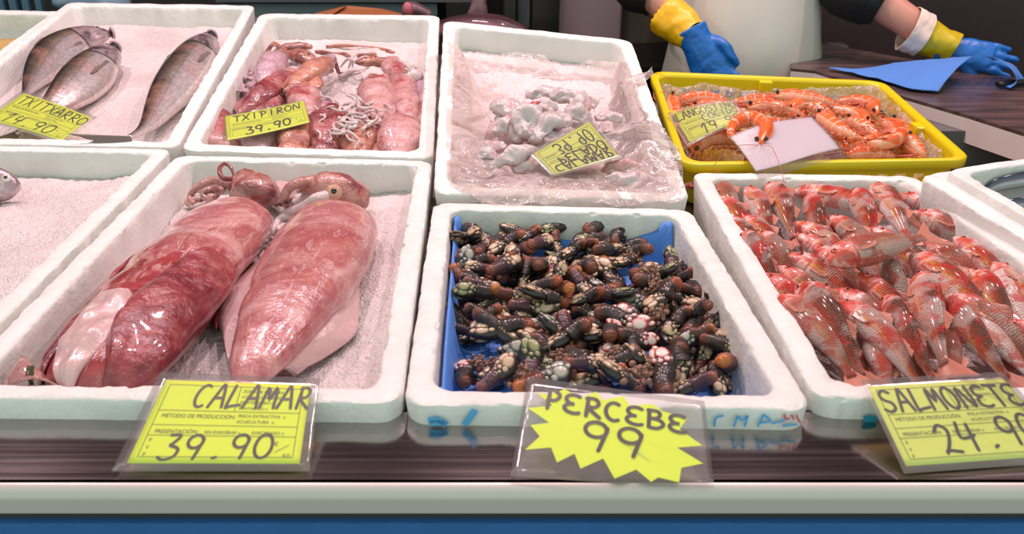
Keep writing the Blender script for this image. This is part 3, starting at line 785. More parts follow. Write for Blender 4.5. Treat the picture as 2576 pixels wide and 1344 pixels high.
# ================================================================ squid
def M_squid(name, pale, mid, red, dark, patch=.5, speck=True, scale=14, purple='b08a98'):
    m = Mat(name, rough=.28, coat=.75, coatr=.07)
    bd = m.attr(); s, d, w = m.xyz(bd); v, r = rnd_vec(m, 9.0)
    n = m.noise(scale, 5, v, .6, .8)
    col = m.ramp(n, [(.28, pale), (.45, mid), (.62, mid)])
    p2 = m.ramp(m.noise(scale * .8, 4, m.n('VectorMath', {0: v, 1: (3.1, 1.7, 5.2)}, operation='ADD').outputs[0], .6, .6), [(patch - .05, 0), (patch + .05, 1)])
    col = m.mix(p2, col, m.ramp(m.noise(scale * 3, 4, v), [(.35, red), (.65, dark)]))
    col = m.mix(m.math('MULTIPLY', m.ramp(m.noise(scale * 1.3, 3, v), [(.55, 0), (.7, 1)]), .35), col, purple)
    if speck:
        sp1 = m.ramp(m.noise(520, 2, v), [(.38, 1), (.46, 0)]); col = m.mix(m.math('MULTIPLY', sp1, .45), col, dark)
    vein = m.ramp(m.noise(scale * 1.6, 5, v, .65, 1.6), [(.47, 0), (.50, 1), (.53, 0)]); col = m.mix(m.math('MULTIPLY', vein, .4 if speck else .15), col, dark)
    m.set('col', col); m.set('normal', m.bump(m.noise(scale * 3.5, 5, v, .6, .8), .6, .006, m.bump(m.noise(200, 3, v), .3, .0015)))
    m.set('sss', .15); m.set('Subsurface Radius', (.012, .004, .003)); return m
def M_calamar():
    m = Mat('big_squid_skin', rough=.26, coat=.8, coatr=.06)
    bd = m.attr(); s, d, w = m.xyz(bd); v, r = rnd_vec(m, 3.0)
    n = m.noise(11, 5, v, .6, .8)
    col = m.ramp(n, [(.28, 'ead3d0'), (.43, 'd8a4a0'), (.54, 'bb7074'), (.64, 'cf9088'), (.75, 'e0b2aa')])
    strk = m.noise(1.0, 5, m.scale(bd, (9, 3, 3)), .65, .5)
    low = m.math('ADD', m.math('MULTIPLY', m.math('SUBTRACT', s, .40), .8), m.math('SUBTRACT', strk, .5))
    red = m.ramp(low, [(-.02, 0), (.12, 1)])
    r2 = m.ramp(m.noise(9, 4, m.n('VectorMath', {0: v, 1: (1.1, .7, 2.2)}, operation='ADD').outputs[0], .6, .5), [(.50, 0), (.62, 1)])
    f = m.math('MAXIMUM', m.math('MULTIPLY', red, m.n('Attribute', attribute_name='redness', attribute_type='OBJECT').outputs['Fac']), m.math('MULTIPLY', r2, .5))
    col = m.mix(f, col, m.ramp(m.noise(40, 4, v), [(.35, '8e2a30'), (.6, 'b0484a')]))
    wl = m.ramp(m.noise(1.0, 4, m.scale(bd, (12, 5, 5)), .5, 2.2), [(.60, 0), (.66, 1)]); col = m.mix(m.math('MULTIPLY', wl, .35), col, 'ecd5d2')
    sp1 = m.ramp(m.noise(560, 2, v), [(.38, 1), (.46, 0)]); col = m.mix(m.math('MULTIPLY', sp1, .4), col, '7d3038')
    cut = m.ramp(m.noise(1.0, 2, m.scale(bd, (70, 14, 14)), .5, .2), [(.235, 1), (.255, 0)]); col = m.mix(m.math('MULTIPLY', cut, .8), col, '6e2026')
    m.set('col', col); m.set('normal', m.bump(m.noise(32, 5, v), .5, .006, m.bump(cut, -.5, .002, m.bump(m.noise(160, 3, v), .3, .0015))))
    m.set('sss', .15); m.set('Subsurface Radius', (.012, .004, .003)); return m.m
m_cal = M_calamar()
m_calfin = M_squid('squid_fin_red', 'c9908c', 'a94d50', '8a2b31', '74232a', .44).m
m_calpale = M_squid('squid_fin_pale', 'e2c4c4', 'd9b4b4', 'cf9f9f', 'b88182', .70, False, 5).m
m_calhead = M_squid('squid_head_skin', 'd9b3ac', 'c48a80', 'a3524e', '6e3236', .52).m
m_arm = M_squid('squid_arm_skin', 'e6cfcc', 'd0a8a4', 'a8625a', '84443f', .55, False, 30).m
m_armw = M_squid('squid_arm_white', 'ece0de', 'ddcccb', 'c9aeb0', 'b59499', .66, False, 30).m
m_txi = [M_squid('small_squid_pink', 'dfc0bd', 'cf9f9c', 'b9625f', '8a3236', .56).m, M_squid('small_squid_red', 'd3a5a1', 'ba7572', '9c4648', '722a2e', .50).m,
         M_squid('small_squid_lilac', 'd9c4cc', 'c3a2ac', 'a87884', '84525f', .62, purple='a58fae').m, M_squid('small_squid_tan', 'dba98f', 'c38470', 'a5604f', '7a4036', .52).m]
m_white = M_squid('white_squid_meat', 'dcd2d0', 'cfc0c0', 'd6aba6', 'b97f7c', .60, False, 22, 'cdbccb').m

def squid(P, D, w, label, group, mat, name='squid', flat=.62, head=True, arms=8, armlen=.8, fin=(.35, .9), fmat=None, nseg=40, ring=24, lump=.08, seed=0, hmat=None, amat=None, eye=True, cat='squid', armspread=1.0, floor=None, armr=.085, profp=None):
    """P: mantle from its opening (head end) to the pointed tip; w: half width"""
    P = catmull(P, nseg); T, U, S = frames(P, D); x = np.linspace(0, 1, nseg)
    prof = sinterp(x, profp or [(0, .80), (.06, .95), (.25, 1.0), (.5, .92), (.72, .68), (.88, .40), (.97, .16), (1, .03)])
    L = np.linalg.norm(np.diff(P, axis=0), axis=1).sum()
    V, F, A = sweep(P, prof * w * flat, prof * w * flat, prof * w, D, ring, .95)
    nn = nrm(V - np.repeat(np.vstack([P]), ring, 0)[:len(V) - 2] if False else V - np.vstack([np.repeat(P, ring, 0), P[0], P[-1]]))
    V = V + nn * (fbm(V / w * 1.3 + seed, 3, seed) * w * lump)[:, None]
    root = empty(name, P[nseg // 2], label, cat, group)
    MB().add(V, F, A).build('mantle', mat, root)
    if fin:
        for sg in (1, -1):
            ia, ib = int(fin[0] * (nseg - 1)), int(fin[1] * (nseg - 1)); idx = np.linspace(ia, ib, 14).astype(int)
            def fn(u, v):
                k = idx[np.clip((u * 13).round().astype(int), 0, 13)]
                e = np.sin(np.pi * np.clip(u, 0, 1) ** .8) * w * 1.0
                b = P[k] + S[k] * sg * (prof[k] * w * .9)[:, None]
                return b + S[k] * sg * (e * v)[:, None] - U[k] * (v * v * e * .42)[:, None] + U[k] * (fbm(np.column_stack([u * 4, v * 2, u * 0 + sg + seed]), 2, 2) * w * .06)[:, None]
            V, F, A = grid(fn, 14, 7); V, F, A = slab(V, F, A, U[ia], w * .035)
            MB().add(V, F, A).build('fin', fmat or mat, root)
    if head:
        h0 = P[0]; Th = -T[0]
        hp = catmull([h0 - Th * w * .25, h0 + Th * w * .35, h0 + Th * w * 1.0], 10)
        V, F, A = sweep(hp, np.array([.62, .66, .66, .64, .62, .6, .58, .55, .5, .4]) * w * flat * 1.1, np.array([.62] * 7 + [.55, .5, .4]) * w * flat, np.array([.62, .64, .68, .7, .7, .68, .64, .58, .5, .4]) * w, D, 16)
        V = V + nrm(V - hp.mean(0)) * (fbm(V / w * 2.5, 2, seed + 3) * w * .06)[:, None]
        hd = MB().add(V, F, A).build('head', hmat or mat, root)
        if eye:
            for sg in (1, -1):
                c = h0 + Th * w * .45 + S[0] * sg * w * .60 + U[0] * w * .22
                if S[0][2] * sg > -.8: add_eye(root, c, S[0] * sg * .7 + U[0] * .9 + Th * .1, w * .14, m_eyeg, T[0], .6)
        rs = random.Random(seed * 7 + 1)
        for k in range(arms):
            a = 2 * math.pi * k / arms; st = h0 + Th * w * .95 + (S[0] * math.cos(a) * .34 + U[0] * math.sin(a) * .25) * w
            l = armlen * L * rs.uniform(.35, .6); q = [st]; dr = Th + (S[0] * math.cos(a) * .5) * armspread + S[0] * rs.uniform(-.6, .6) * armspread
            c = rs.uniform(-1.2, 1.2)
            for t in range(1, 6):
                f = t / 5; dr = nrm(dr + S[0] * c * .45 - U[0] * .10); nx = q[-1] + dr * l / 5
                if floor is not None:
                    g = np.dot(nx - floor[0], floor[1]); lo = w * armr * (1 - f * .5)
                    nx = nx + floor[1] * (max(lo, min(g, lo + w * .35 * (1 - f))) - g)
                q.append(nx)
            q = catmull(q, 18); V, F, A = tube(q, np.linspace(w * armr * 1.2, w * armr * .35, 18), 8)
            MB().add(V, F, A).build('arm', amat or mat, root)
    return root
def strand(fr, pts, r, mat, label=None, cat=None, name='tentacle', parent=None, n=24, r1=None, group=None):
    P = catmull([fr.at(*p) for p in pts], n); V, F, A = tube(P, np.linspace(r, r1 if r1 else r * .5, n), 8)
    o = MB().add(V, F, A).build(name, mat, parent, base=None if parent is not None else P[0])
    return tag(o, label, cat, group) if label else o

fc = FR['CAL']
# --- left giant squid
CAL_PROF = [(0, .72), (.05, .88), (.2, 1.0), (.5, 1.04), (.75, .98), (.9, .86), (.97, .62), (1, .10)]
P = fc.pts([(606, 545, -.024), (545, 600, -.020), (455, 690, -.018), (375, 790, -.018), (290, 895, -.020), (222, 985, -.022), (200, 1022, -.026)])
c1 = squid(P, (0, 0, 1), .062, 'big dark red squid lying along the left side, fins folded over it', None, m_cal, 'giant_squid', flat=.60, head=False, fin=None, lump=.05, seed=3, nseg=60, ring=36, profp=CAL_PROF)
c1.children[0]['redness'] = 1.0
def surf_patch(root, pts, mat, name, fr, lift=.004, th=.0022, nu=26, nv=16, amp=.003, seed=0, crown=.012):
    """a soft flap given by four chains of (px,py,h): left edge and right edge polylines, filled across"""
    A_ = catmull([fr.at(*p) for p in pts[0]], nu); B_ = catmull([fr.at(*p) for p in pts[1]], nu)
    def fn(u, v):
        k = np.clip((u * (nu - 1)).round().astype(int), 0, nu - 1)
        b = A_[k] * (1 - v[:, None]) + B_[k] * v[:, None]
        return b + fr.n * (crown * np.sin(np.pi * v) + lift + amp * fbm(b * 25, 3, seed))[:, None]
    V, F, A = grid(fn, nu, nv); V, F, A = slab(V, F, A, fr.n, th)
    return MB().add(V, F, A).build(name, mat, root)
def mantle_patch(root, P0, D, w, flat, prof, s0, s1, a0, a1, th, mat, name, ph=0.0, wav=.06):
    """a fin folded against the mantle: a soft layer over part of its surface. a0..a1 degrees from the top, + is to the right"""
    Pm = catmull(P0, 60); T, U, S = frames(Pm, D); pr = sinterp(np.linspace(0, 1, 60), prof); rt = -1 if S[20][0] > 0 else 1
    def fn(u, v):
        s_ = s0 + (s1 - s0) * u; k = s_ * 59; ii = np.clip(k.astype(int), 0, 58); f = (k - ii)[:, None]
        L = lambda A_: A_[ii] * (1 - f) + A_[ii + 1] * f
        q = np.interp(k, np.arange(60), pr)
        lo = a0 + (a1 - a0) * .0 + 100 * wav * np.sin(u * 7 + ph); hi = a1 + 100 * wav * np.sin(u * 5 + ph + 2)
        # both ends of the lobe round off
        rnd = np.sqrt(np.clip(1 - (2 * u - 1) ** 2, 0, 1)) ** .7; mid = (lo + hi) / 2; an = np.radians(mid + (hi - lo) * (v - .5) * np.maximum(rnd, .03))
        e = np.clip(np.minimum(np.minimum(u, 1 - u) * 8, np.minimum(v, 1 - v) * 6), 0, 1) ** .5
        off = th * e + .0015 + .004 * fbm(np.column_stack([u * 5, v * 3, u * 0 + ph]), 3, 4) * e
        return L(Pm) + L(U) * ((q * w * flat + off) * np.cos(an))[:, None] - L(S) * rt * ((q * w + off) * np.sin(an))[:, None]
    V, F, A = grid(fn, 50, 26); V, F, A = slab(V, F, A, U[30], .003); return MB().add(V, F, A).build(name, mat, root)
P1 = P
for a_ in ((.42, .985, 4, 98, .008, m_calfin, 'fin', 0.0), (.36, .96, -104, -46, .002, m_calfin, 'fin', 2.0), (.68, .995, -42, 10, .0065, m_calpale, 'fin_underside', 4.0, .02)):
    mantle_patch(c1, P1, (0, 0, 1), .062, .60, CAL_PROF, *a_)
surf_patch(c1, ([(45, 935, -.014), (20, 960, -.010), (8, 985, -.010)], [(80, 925, -.018), (120, 955, -.010), (150, 985, -.008)]), m_calhead, 'fin_tip', fc, crown=.012, seed=8)
# its head end: head, funnel and coiled arms
hp = fc.pts([(640, 480, -.014), (622, 455, -.006), (600, 437, .000)]); hp = catmull(np.vstack([fc.at(640, 510, -.020), hp]), 18); _w = np.array([.3, .6, .8, .92, .98, 1, 1, .98, .95, .9, .84, .78, .72, .66, .58, .48, .34, .12])
V, F, A = sweep(hp, _w * .026, _w * .022, _w * .036, (0, 0, 1), 18); V = V + nrm(V - hp.mean(0)) * (fbm(V * 60, 3, 2) * .004)[:, None]
MB().add(V, F, A).build('head', m_calhead, c1)
V, F, A = sweep(catmull(fc.pts([(640, 500, -.022), (680, 492, -.024), (712, 484, -.032), (722, 470, -.038)]), 12), np.sin(np.linspace(.5, 3.0, 12)) * .020, .014, np.sin(np.linspace(.5, 3.0, 12)) * .024, (0, 0, 1), 14); MB().add(V, F, A).build('collar', m_calpale, c1)
for pts, r, mt in (([(590, 452, -.006), (560, 448, .004), (552, 425, .012), (566, 412, .012), (582, 424, .006), (590, 446, -.004)], .0045, m_calhead),
                   ([(585, 470, -.020), (540, 455, -.014), (500, 470, -.020), (478, 495, -.034), (490, 515, -.040)], .008, m_calhead),
                   ([(560, 480, -.026), (525, 478, -.016), (510, 492, -.022), (530, 502, -.026), (550, 490, -.024)], .007, m_arm),
                   ([(540, 500, -.036), (500, 500, -.036), (470, 510, -.042), (500, 522, -.044)], .007, m_arm),
                   ([(640, 455, -.010), (680, 462, -.018), (720, 478, -.036), (740, 482, -.044)], .006, m_arm),
                   ([(650, 462, -.020), (690, 480, -.030), (730, 500, -.044), (700, 510, -.046)], .006, m_armw),
                   ([(560, 470, -.030), (520, 510, -.036), (480, 520, -.044)], .006, m_armw)):
    strand(fc, pts, r, mt, name='arm', parent=c1)
# green weed tied at the fin tip
wd = MB()
for k in range(9):
    P = catmull([fc.at(78 + random.uniform(-6, 6), 968, -.006), fc.at(76 + random.uniform(-10, 10), 945, .004), fc.at(70 + random.uniform(-16, 16), 920, .012)], 8); V, F, A = tube(P, .0008, 5); wd.add(V, F, A)
tag(wd.build('seaweed_wisp', M_plain('olive_seaweed', '54552c', .4), base=fc.at(78, 968, -.01)), 'wisp of olive seaweed at the tip of the left big squid', 'seaweed')
# --- right giant squid
P = fc.pts([(842, 560, -.026), (812, 625, -.020), (762, 720, -.018), (700, 825, -.018), (640, 925, -.020), (602, 1005, -.024)])
c2 = squid(P, (0, 0, 1), .064, 'big pale pink squid on the right with an open eye', None, m_cal, 'giant_squid', flat=.62, head=False, fin=None, lump=.03, seed=8, nseg=60, ring=36)
c2.children[0]['redness'] = .15
hp = catmull(fc.pts([(925, 520, -.036), (900, 500, -.022), (862, 484, -.012), (818, 472, -.008), (775, 470, -.010), (750, 474, -.014)]), 20); _w = np.interp(np.arange(20), [0, 1, 3, 7, 11, 16, 18, 19], [.1, .4, .7, 1, .95, .5, .4, .15])
V, F, A = sweep(hp, _w * .026, _w * .022, _w * .030, (0, 0, 1), 18); V = V + nrm(V - hp.mean(0)) * (fbm(V * 50, 3, 4) * .003)[:, None]
MB().add(V, F, A).build('head', m_calhead, c2)
ec = fc.at(840, 484, .000); add_eye(c2, ec, EYE - ec + np.array([0, 0, .4]), .0125, M_plain('golden_eye', 'c79a80', .12, bump=0, coat=1), np.array([1, 0, 0]), .42)
for pts, r, mt in (([(800, 455, .000), (750, 462, .004), (722, 480, -.004), (718, 510, -.020), (728, 525, -.034)], .010, m_calhead),
                   ([(830, 492, -.006), (795, 500, -.004), (760, 522, -.022), (720, 532, -.036), (690, 520, -.044)], .009, m_armw),
                   ([(810, 480, -.016), (770, 495, -.026), (745, 512, -.036), (735, 500, -.040)], .008, m_armw),
                   ([(735, 540, -.040), (705, 552, -.044), (690, 575, -.046), (670, 600, -.048)], .007, m_armw),
                   ([(900, 470, -.014), (920, 490, -.022), (915, 515, -.034)], .010, m_calhead),
                   ([(720, 600, -.034), (665, 690, -.040), (640, 700, -.044), (600, 716, -.044)], .0045, m_calhead)):
    strand(fc, pts, r, mt, name='arm', parent=c2)
surf_patch(c2, ([(872, 668, -.030), (800, 790, -.028), (745, 880, -.030), (690, 955, -.034)], [(905, 690, -.046), (903, 800, -.046), (880, 860, -.048), (740, 950, -.048)]), m_calpale, 'fin', fc, crown=.010, seed=12, amp=.002)
surf_patch(c2, ([(650, 660, -.044), (560, 740, -.046), (545, 800, -.047), (560, 850, -.047)], [(690, 690, -.034), (640, 790, -.034), (600, 870, -.036), (575, 920, -.038)]), m_calpale, 'fin', fc, crown=.008, seed=13, amp=.002)
surf_patch(c2, ([(512, 752, -.044), (528, 790, -.043), (540, 828, -.043)], [(535, 752, -.043), (566, 780, -.042), (545, 830, -.043)]), m_calfin, 'torn_skin', fc, crown=.002, seed=14, nu=8, nv=6)
# shredded pale bits between the two squid
for k in range(26):
    random.seed(900 + k); x = random.uniform(600, 700); y = random.uniform(560, 660) ; x += (610 - y) * .25; a = random.uniform(0, 6.3); l = random.uniform(9, 22)
    pts = [(x, y, -.041), (x + l * math.cos(a), y + l * .6 * math.sin(a), -.037), (x + 1.7 * l * math.cos(a + .7), y + l * math.sin(a + .7), -.042)]
    strand(fc, pts, random.uniform(.003, .0055), m_armw, 'pale curled scrap of squid on the ice between the two big squid', 'squid scrap', 'squid_scrap', n=9, group='squid scraps between the big squid')

# --- small squid in the box behind
fx = FR['TXI']
def z2(x, y, h): return fx.at(480 + x / 3, y / 3, h)
TX = [ # head end, tip, half width m, material, height, label, has head, seed
 ((650, 450), (525, 665), .026, 2, -.018, 'lilac squid at the upper left of the heap', 0),
 ((1020, 470), (700, 700), .022, 3, -.010, 'tan and red squid on top, pointing down left', 1),
 ((720, 590), (345, 880), .026, 1, -.028, 'dark red squid above the price card', 1),
 ((840, 690), (900, 960), .028, 0, -.024, 'pale pink squid behind the right end of the price card', 1),
 ((1390, 650), (1475, 1000), .031, 0, -.020, 'plump pink squid right of the white tentacles', 1),
 ((1580, 600), (1660, 985), .024, 0, -.024, 'slender pink squid along the right wall', 1),
 ((1500, 470), (1600, 650), .020, 0, -.024, 'short squid in the upper right, red-veined', 0),
 ((1050, 870), (1010, 1260), .033, 1, -.026, 'dark red squid in the middle of the front row', 0),
 ((810, 930), (760, 1260), .030, 3, -.026, 'orange-brown squid in the front row', 0),
 ((560, 960), (480, 1230), .030, 2, -.028, 'lilac-grey squid in the front row under the card', 0),
 ((210, 880), (170, 1180), .022, 1, -.030, 'red and white squid in the front left corner', 0),
 ((170, 1080), (400, 1150), .022, 0, -.030, 'pale squid lying crosswise in the front left', 0),
 ((1290, 1020), (1230, 1260), .029, 3, -.030, 'orange squid half under the white tentacles in front', 0),
 ((1590, 940), (1560, 1280), .034, 0, -.024, 'large pale pink squid in the front right corner', 0),
 ((1740, 600), (1730, 900), .014, 2, -.034, 'purple squid squeezed against the right wall', 0),
 ((1080, 800), (960, 900), .018, 2, -.034, 'small lilac squid left of the white tentacles', 0)]
for i, (a, b, w, mi, h, lb, hd) in enumerate(TX):
    A_, B_ = z2(*a, h), z2(*b, h - .006); mid = (A_ + B_) / 2 + fx.n * .003
    squid([A_, mid, B_], fx.n, w * 1.16, lb, 'small pink squid', m_txi[mi], 'small_squid', flat=.72, head=bool(hd), arms=7 if hd else 0, armlen=.55, armspread=.6, fin=(.45, .92), lump=.16, seed=20 + i, nseg=26, ring=18, hmat=m_txi[(mi + 3) % 4], amat=m_txi[(mi + 2) % 4], floor=(fx.at(900, 200, -.052), fx.n))
for i, (pts, w, lb) in enumerate((([(730, 400), (860, 440), (930, 480)], .020, 'tan squid head with a dark eye on top of the heap'), ([(660, 360), (790, 350), (920, 355)], .012, 'brown arms of a squid at the rear of the heap'), ([(1240, 470), (1380, 465), (1500, 470)], .013, 'brown squid head near the right rear'), ([(1650, 510), (1700, 560), (1620, 590)], .016, 'whitish squid head with dark eye in the right rear corner'))):
    P = catmull([z2(x, y, -.016) for x, y in pts], 16); w_ = np.sin(np.linspace(.35, 2.7, 16)) * w
    V, F, A = sweep(P, w_ * .8, w_ * .8, w_, fx.n, 14); V = V + nrm(V - P.mean(0)) * (fbm(V * 80, 3, i) * .004)[:, None]
    r = empty('squid', P[8], lb, 'squid', 'loose squid heads'); MB().add(V, F, A).build('head', (m_txi[3], m_txi[3], m_txi[3], m_armw)[i], r)
    c = P[12 if i == 0 else 9] + fx.n * w * .7; add_eye(r, c, fx.n + np.array([0, -.6, .2]), w * .22, m_eyeg, np.array([1, 0, 0]), .65)
    for k in range(5):
        q = P[1]; rs = random.Random(i * 9 + k); a = z2(480 if False else pts[0][0] + rs.uniform(-130, -10), pts[0][1] + rs.uniform(-20, 60), -.040)
        V, F, A = tube(catmull([q, (q + a) / 2 + fx.n * .012, a], 12), np.linspace(.0045, .002, 12), 7); MB().add(V, F, A).build('arm', (m_txi[3], m_txi[3], m_armw, m_armw)[i], r)
rs = random.Random(4)
ta = empty('tentacle_tangle', z2(1210, 900, -.03), 'tangle of white suckered tentacles in the middle of the small squid', 'tentacles')
for k in range(36):
    x, y = 1190 + rs.uniform(-120, 160), 880 + rs.uniform(-110, 150); a = rs.uniform(0, 6.3); q = [(x, y)]
    for t in range(4): a += rs.uniform(-1.0, 1.0); q.append((q[-1][0] + 62 * math.cos(a), q[-1][1] + 40 * math.sin(a)))
    P = catmull([z2(px, py, rs.uniform(-.016, .004)) for px, py in q], 20); V, F, A = tube(P, np.linspace(.0034, .0013, 20), 8); MB().add(V, F, A).build('tentacle', m_armw, ta)
tb_ = empty('tentacle_tangle', z2(420, 590, -.03), 'tangle of grey tentacles against the left wall of the small squid box', 'tentacles')
for k in range(16):
    x, y = 420 + rs.uniform(-40, 60), 590 + rs.uniform(-80, 90); a = rs.uniform(0, 6.3); q = [(x, y)]
    for t in range(4): a += rs.uniform(-1.0, 1.0); q.append((q[-1][0] + 34 * math.cos(a), q[-1][1] + 30 * math.sin(a)))
    P = catmull([z2(px, py, rs.uniform(-.034, -.018)) for px, py in q], 16); V, F, A = tube(P, np.linspace(.0045, .0018, 16), 7); MB().add(V, F, A).build('tentacle', m_txi[2], tb_)
for i, (pts, lb) in enumerate((([(1020, 352), (1180, 345), (1340, 352), (1450, 375), (1535, 398)], 'longest brown squid strand on the bare ice'), ([(940, 388), (1060, 398), (1150, 405), (1200, 425)], 'brown squid strand on the ice behind the heap'), ([(1240, 430), (1310, 408), (1400, 412)], 'short brown squid strand on the ice'), ([(1360, 440), (1310, 520), (1210, 540), (1120, 580)], 'white squid tentacle trailing over the ice'))):
    P = catmull([z2(x, y, -.046) for x, y in pts], 24); V, F, A = tube(P, .003 + .0015 * np.sin(np.linspace(0, 9, 24)), 7)
    tag(MB().add(V, F, A).build('squid_strand', m_armw if i == 3 else m_txi[3], base=P[0]), lb, 'squid strand', 'strands on the ice')
# ================================================================ goose barnacles
fb = FR['BAR']
m_blue = M_plain('blue_paper', '5a92e6', .75, var=.08, nscale=60, bump=.25)
def fn(u, v):
    x = .0305 + u * (fb.W - .061); y = .031 + v * (fb.L - .062)
    dl = u * (fb.W - .06); dr = (1 - u) * (fb.W - .06); df = v * (fb.L - .06); db = (1 - v) * (fb.L - .06)
    h = -.070 + .055 * np.exp(-(dl / .010) ** 2) + .040 * np.exp(-(df / .010) ** 2) + .030 * np.exp(-(db / .012) ** 2) * (1 + .8 * np.exp(-(dr / .05) ** 2))
    h = h + .030 * np.exp(-(dr / .012) ** 2) * np.exp(-(db / .12) ** 2) + .003 * fbm(np.column_stack([x, y, x * 0]) * 22, 3, 4)
    return fb.st(x, y, np.minimum(h, -.008))
V, F, A = grid(fn, 90, 120); V, F, A = slab(V, F, A, fb.n, .0012)
tag(MB().add(V, F, A).build('blue_paper', m_blue, base=fb.st(np.array(fb.W / 2), np.array(fb.L / 2), np.array(-.075))), 'blue absorbent paper lining the box under the goose barnacles', 'paper')

def M_stalk(name, a, b, tip):
    m = Mat(name, rough=.32, coat=.4, coatr=.15); s, d, w = m.xyz(m.attr()); v, r = rnd_vec(m)
    n = m.noise(120, 4, v); col = m.mix(n, a, b)
    col = m.mix(m.ramp(m.math('ADD', s, m.math('MULTIPLY', m.math('SUBTRACT', n, .5), .5)), [(.12, 1), (.42, 0)]), col, tip)
    wv = m.n('TexWave', {'Vector': m.attr(), 'Scale': 7.0, 'Distortion': 1.5}).outputs['Fac']
    m.set('col', m.mix(.4, col, m.ramp(wv, [(.2, .55), (.6, 1)]), 'MULTIPLY')); m.set('normal', m.bump(wv, .6, .002)); return m.m
def M_plate(name, a, b, edge):
    m = Mat(name, rough=.3, coat=.4); s, d, w = m.xyz(m.attr()); v, r = rnd_vec(m)
    col = m.mix(m.noise(150, 3, v), a, b)
    col = m.mix(m.ramp(s, [(.55, 0), (.85, 1)]), col, edge); m.set('col', col); return m.m
ST = [M_stalk('dark_barnacle_stalk', '2c2524', '4a3a37', '8a4a34'), M_stalk('brown_barnacle_stalk', '4a302a', '2a2120', 'b5572f'), M_stalk('orange_barnacle_stalk', '8e4530', '5a2f2a', 'd9813c'), M_stalk('purple_barnacle_stalk', '4a3238', '6e4650', 'a9604a')]
PL = [M_plate('cream_barnacle_plate', 'd9bfa0', 'c3a98c', '8b6a4c'), M_plate('greenish_barnacle_plate', 'a9a678', '7f8455', '4e5230'), M_plate('white_red_barnacle_plate', 'eddcd2', 'dcc0b4', 'b02a30'), M_plate('grey_barnacle_plate', 'b9b7a8', '9aa096', '5a5a4e')]
m_cap = M_plain('dark_barnacle_skin', '221a19', .35, coat=.4, bump=.3)
m_crust = M_plain('pinkish_crust', '9a7562', .5, var=.4, nscale=260, bump=.9)
def barnacle(si, pi, seed, L=.046):
    rs = random.Random(seed); root = empty('goose_barnacle', (0, 0, -50 - seed), None, None)
    base0 = np.array([0, 0, -50 - seed], float)
    ls = L * rs.uniform(.42, .56); r = L * rs.uniform(.13, .17); bend = rs.uniform(-.25, .25) * L
    P = catmull([[0, 0, 0], [ls * .5, bend * .4, L * .02], [ls, 0, 0]], 16) + base0
    x = np.linspace(0, 1, 16); rr = r * (0.75 + .35 * x + .07 * np.sin(x * 38)) ; rr[0] *= .25; rr[1] *= .8
    V, F, A = sweep(P, rr, rr, rr * 1.1, (0, 0, 1), 12); V = V + (fbm(V * 260 + seed, 2, seed))[:, None] * nrm(V - P.mean(0)) * .0006
    MB().add(V, F, A).build('stalk', ST[si], root)
    lc = L * .58; hw = lc * .40; th = lc * .24
    cp = catmull([[ls - .002, 0, 0], [ls + lc * .5, 0, 0], [ls + lc, lc * .12, 0]], 12) + base0
    pr = np.sin(np.linspace(.55, 3.05, 12)) ** .8
    V, F, A = sweep(cp, pr * th, pr * th, pr * hw, (0, 0, 1), 14); MB().add(V, F, A).build('capitulum', m_cap, root)
    b = MB(); spots = []
    for sgn in (1, -1):
        spots += [((.55, -.10), (.30, .21), .35, sgn), ((.60, .22), (.26, .14), .15, sgn), ((.84, .08), (.17, .10), .5, sgn), ((.30, -.22), (.13, .11), 0, sgn), ((.24, .02), (.10, .09), 0, sgn), ((.32, .24), (.12, .08), .3, sgn), ((.12, -.14), (.07, .07), 0, sgn), ((.11, .14), (.07, .07), 0, sgn)]
    for (cx, cy), (rx, ry), an, sgn in spots:
        t = min(max(cx, .02), .98); k = t * 11; hp_ = np.interp(k, range(12), pr)
        zz = th * hp_ * max(.25, (1 - min(.9, abs(cy) * 2.2) ** 2)) ** .5
        c = base0 + [ls + lc * cx, hw * cy * 2.0 * hp_ + lc * .12 * cx * cx, sgn * zz * .92]
        tl = -sgn * cy * 1.1
        ax = np.array([[math.cos(an), math.sin(an), 0], [-math.sin(an), math.cos(an), tl], [0, -tl, sgn]]); ax = nrm(ax)
        V, F, Lc = ellipsoid(c, ax, (lc * rx * .92, lc * ry * 1.05, lc * .055), 12, 6)
        b.add(V, F, np.column_stack([np.hypot(Lc[:, 0], Lc[:, 1]), Lc[:, 2], Lc[:, 0]]))
    for q in range(7):   # little scales ringing the collar
        a = 2 * math.pi * q / 7; c = base0 + [ls + lc * .02, hw * .55 * math.cos(a), th * .75 * math.sin(a)]
        V, F, Lc = ellipsoid(c, np.eye(3), (lc * .05,) * 3, 7, 5); b.add(V, F, np.column_stack([np.full(len(V), .2), Lc[:, 2], Lc[:, 0]]))
    b.build('shell_plates', PL[pi], root)
    return root
def crust(seed):
    rs = random.Random(seed); b0 = np.array([0, 0, -80.0 - seed]); root = empty('barnacle_crust', b0); b = MB()
    for k in range(60):
        c = b0 + [rs.gauss(0, .007), rs.gauss(0, .006), rs.gauss(0, .003)]; r = rs.uniform(.0012, .0030)
        V, F, L_ = ellipsoid(c, np.eye(3), (r, r * rs.uniform(.7, 1.2), r), 8, 6); b.add(V + fbm(V * 400, 2, k)[:, None] * .0006, F, np.abs(L_))
    b.build('crust', m_crust, root); return root
protos = [barnacle(a, b, i) for i, (a, b) in enumerate([(0, 0), (0, 1), (1, 0), (2, 3), (3, 0), (0, 2), (3, 1), (1, 3), (0, 0), (2, 0)])]
cr_p = [crust(1), crust(2)]
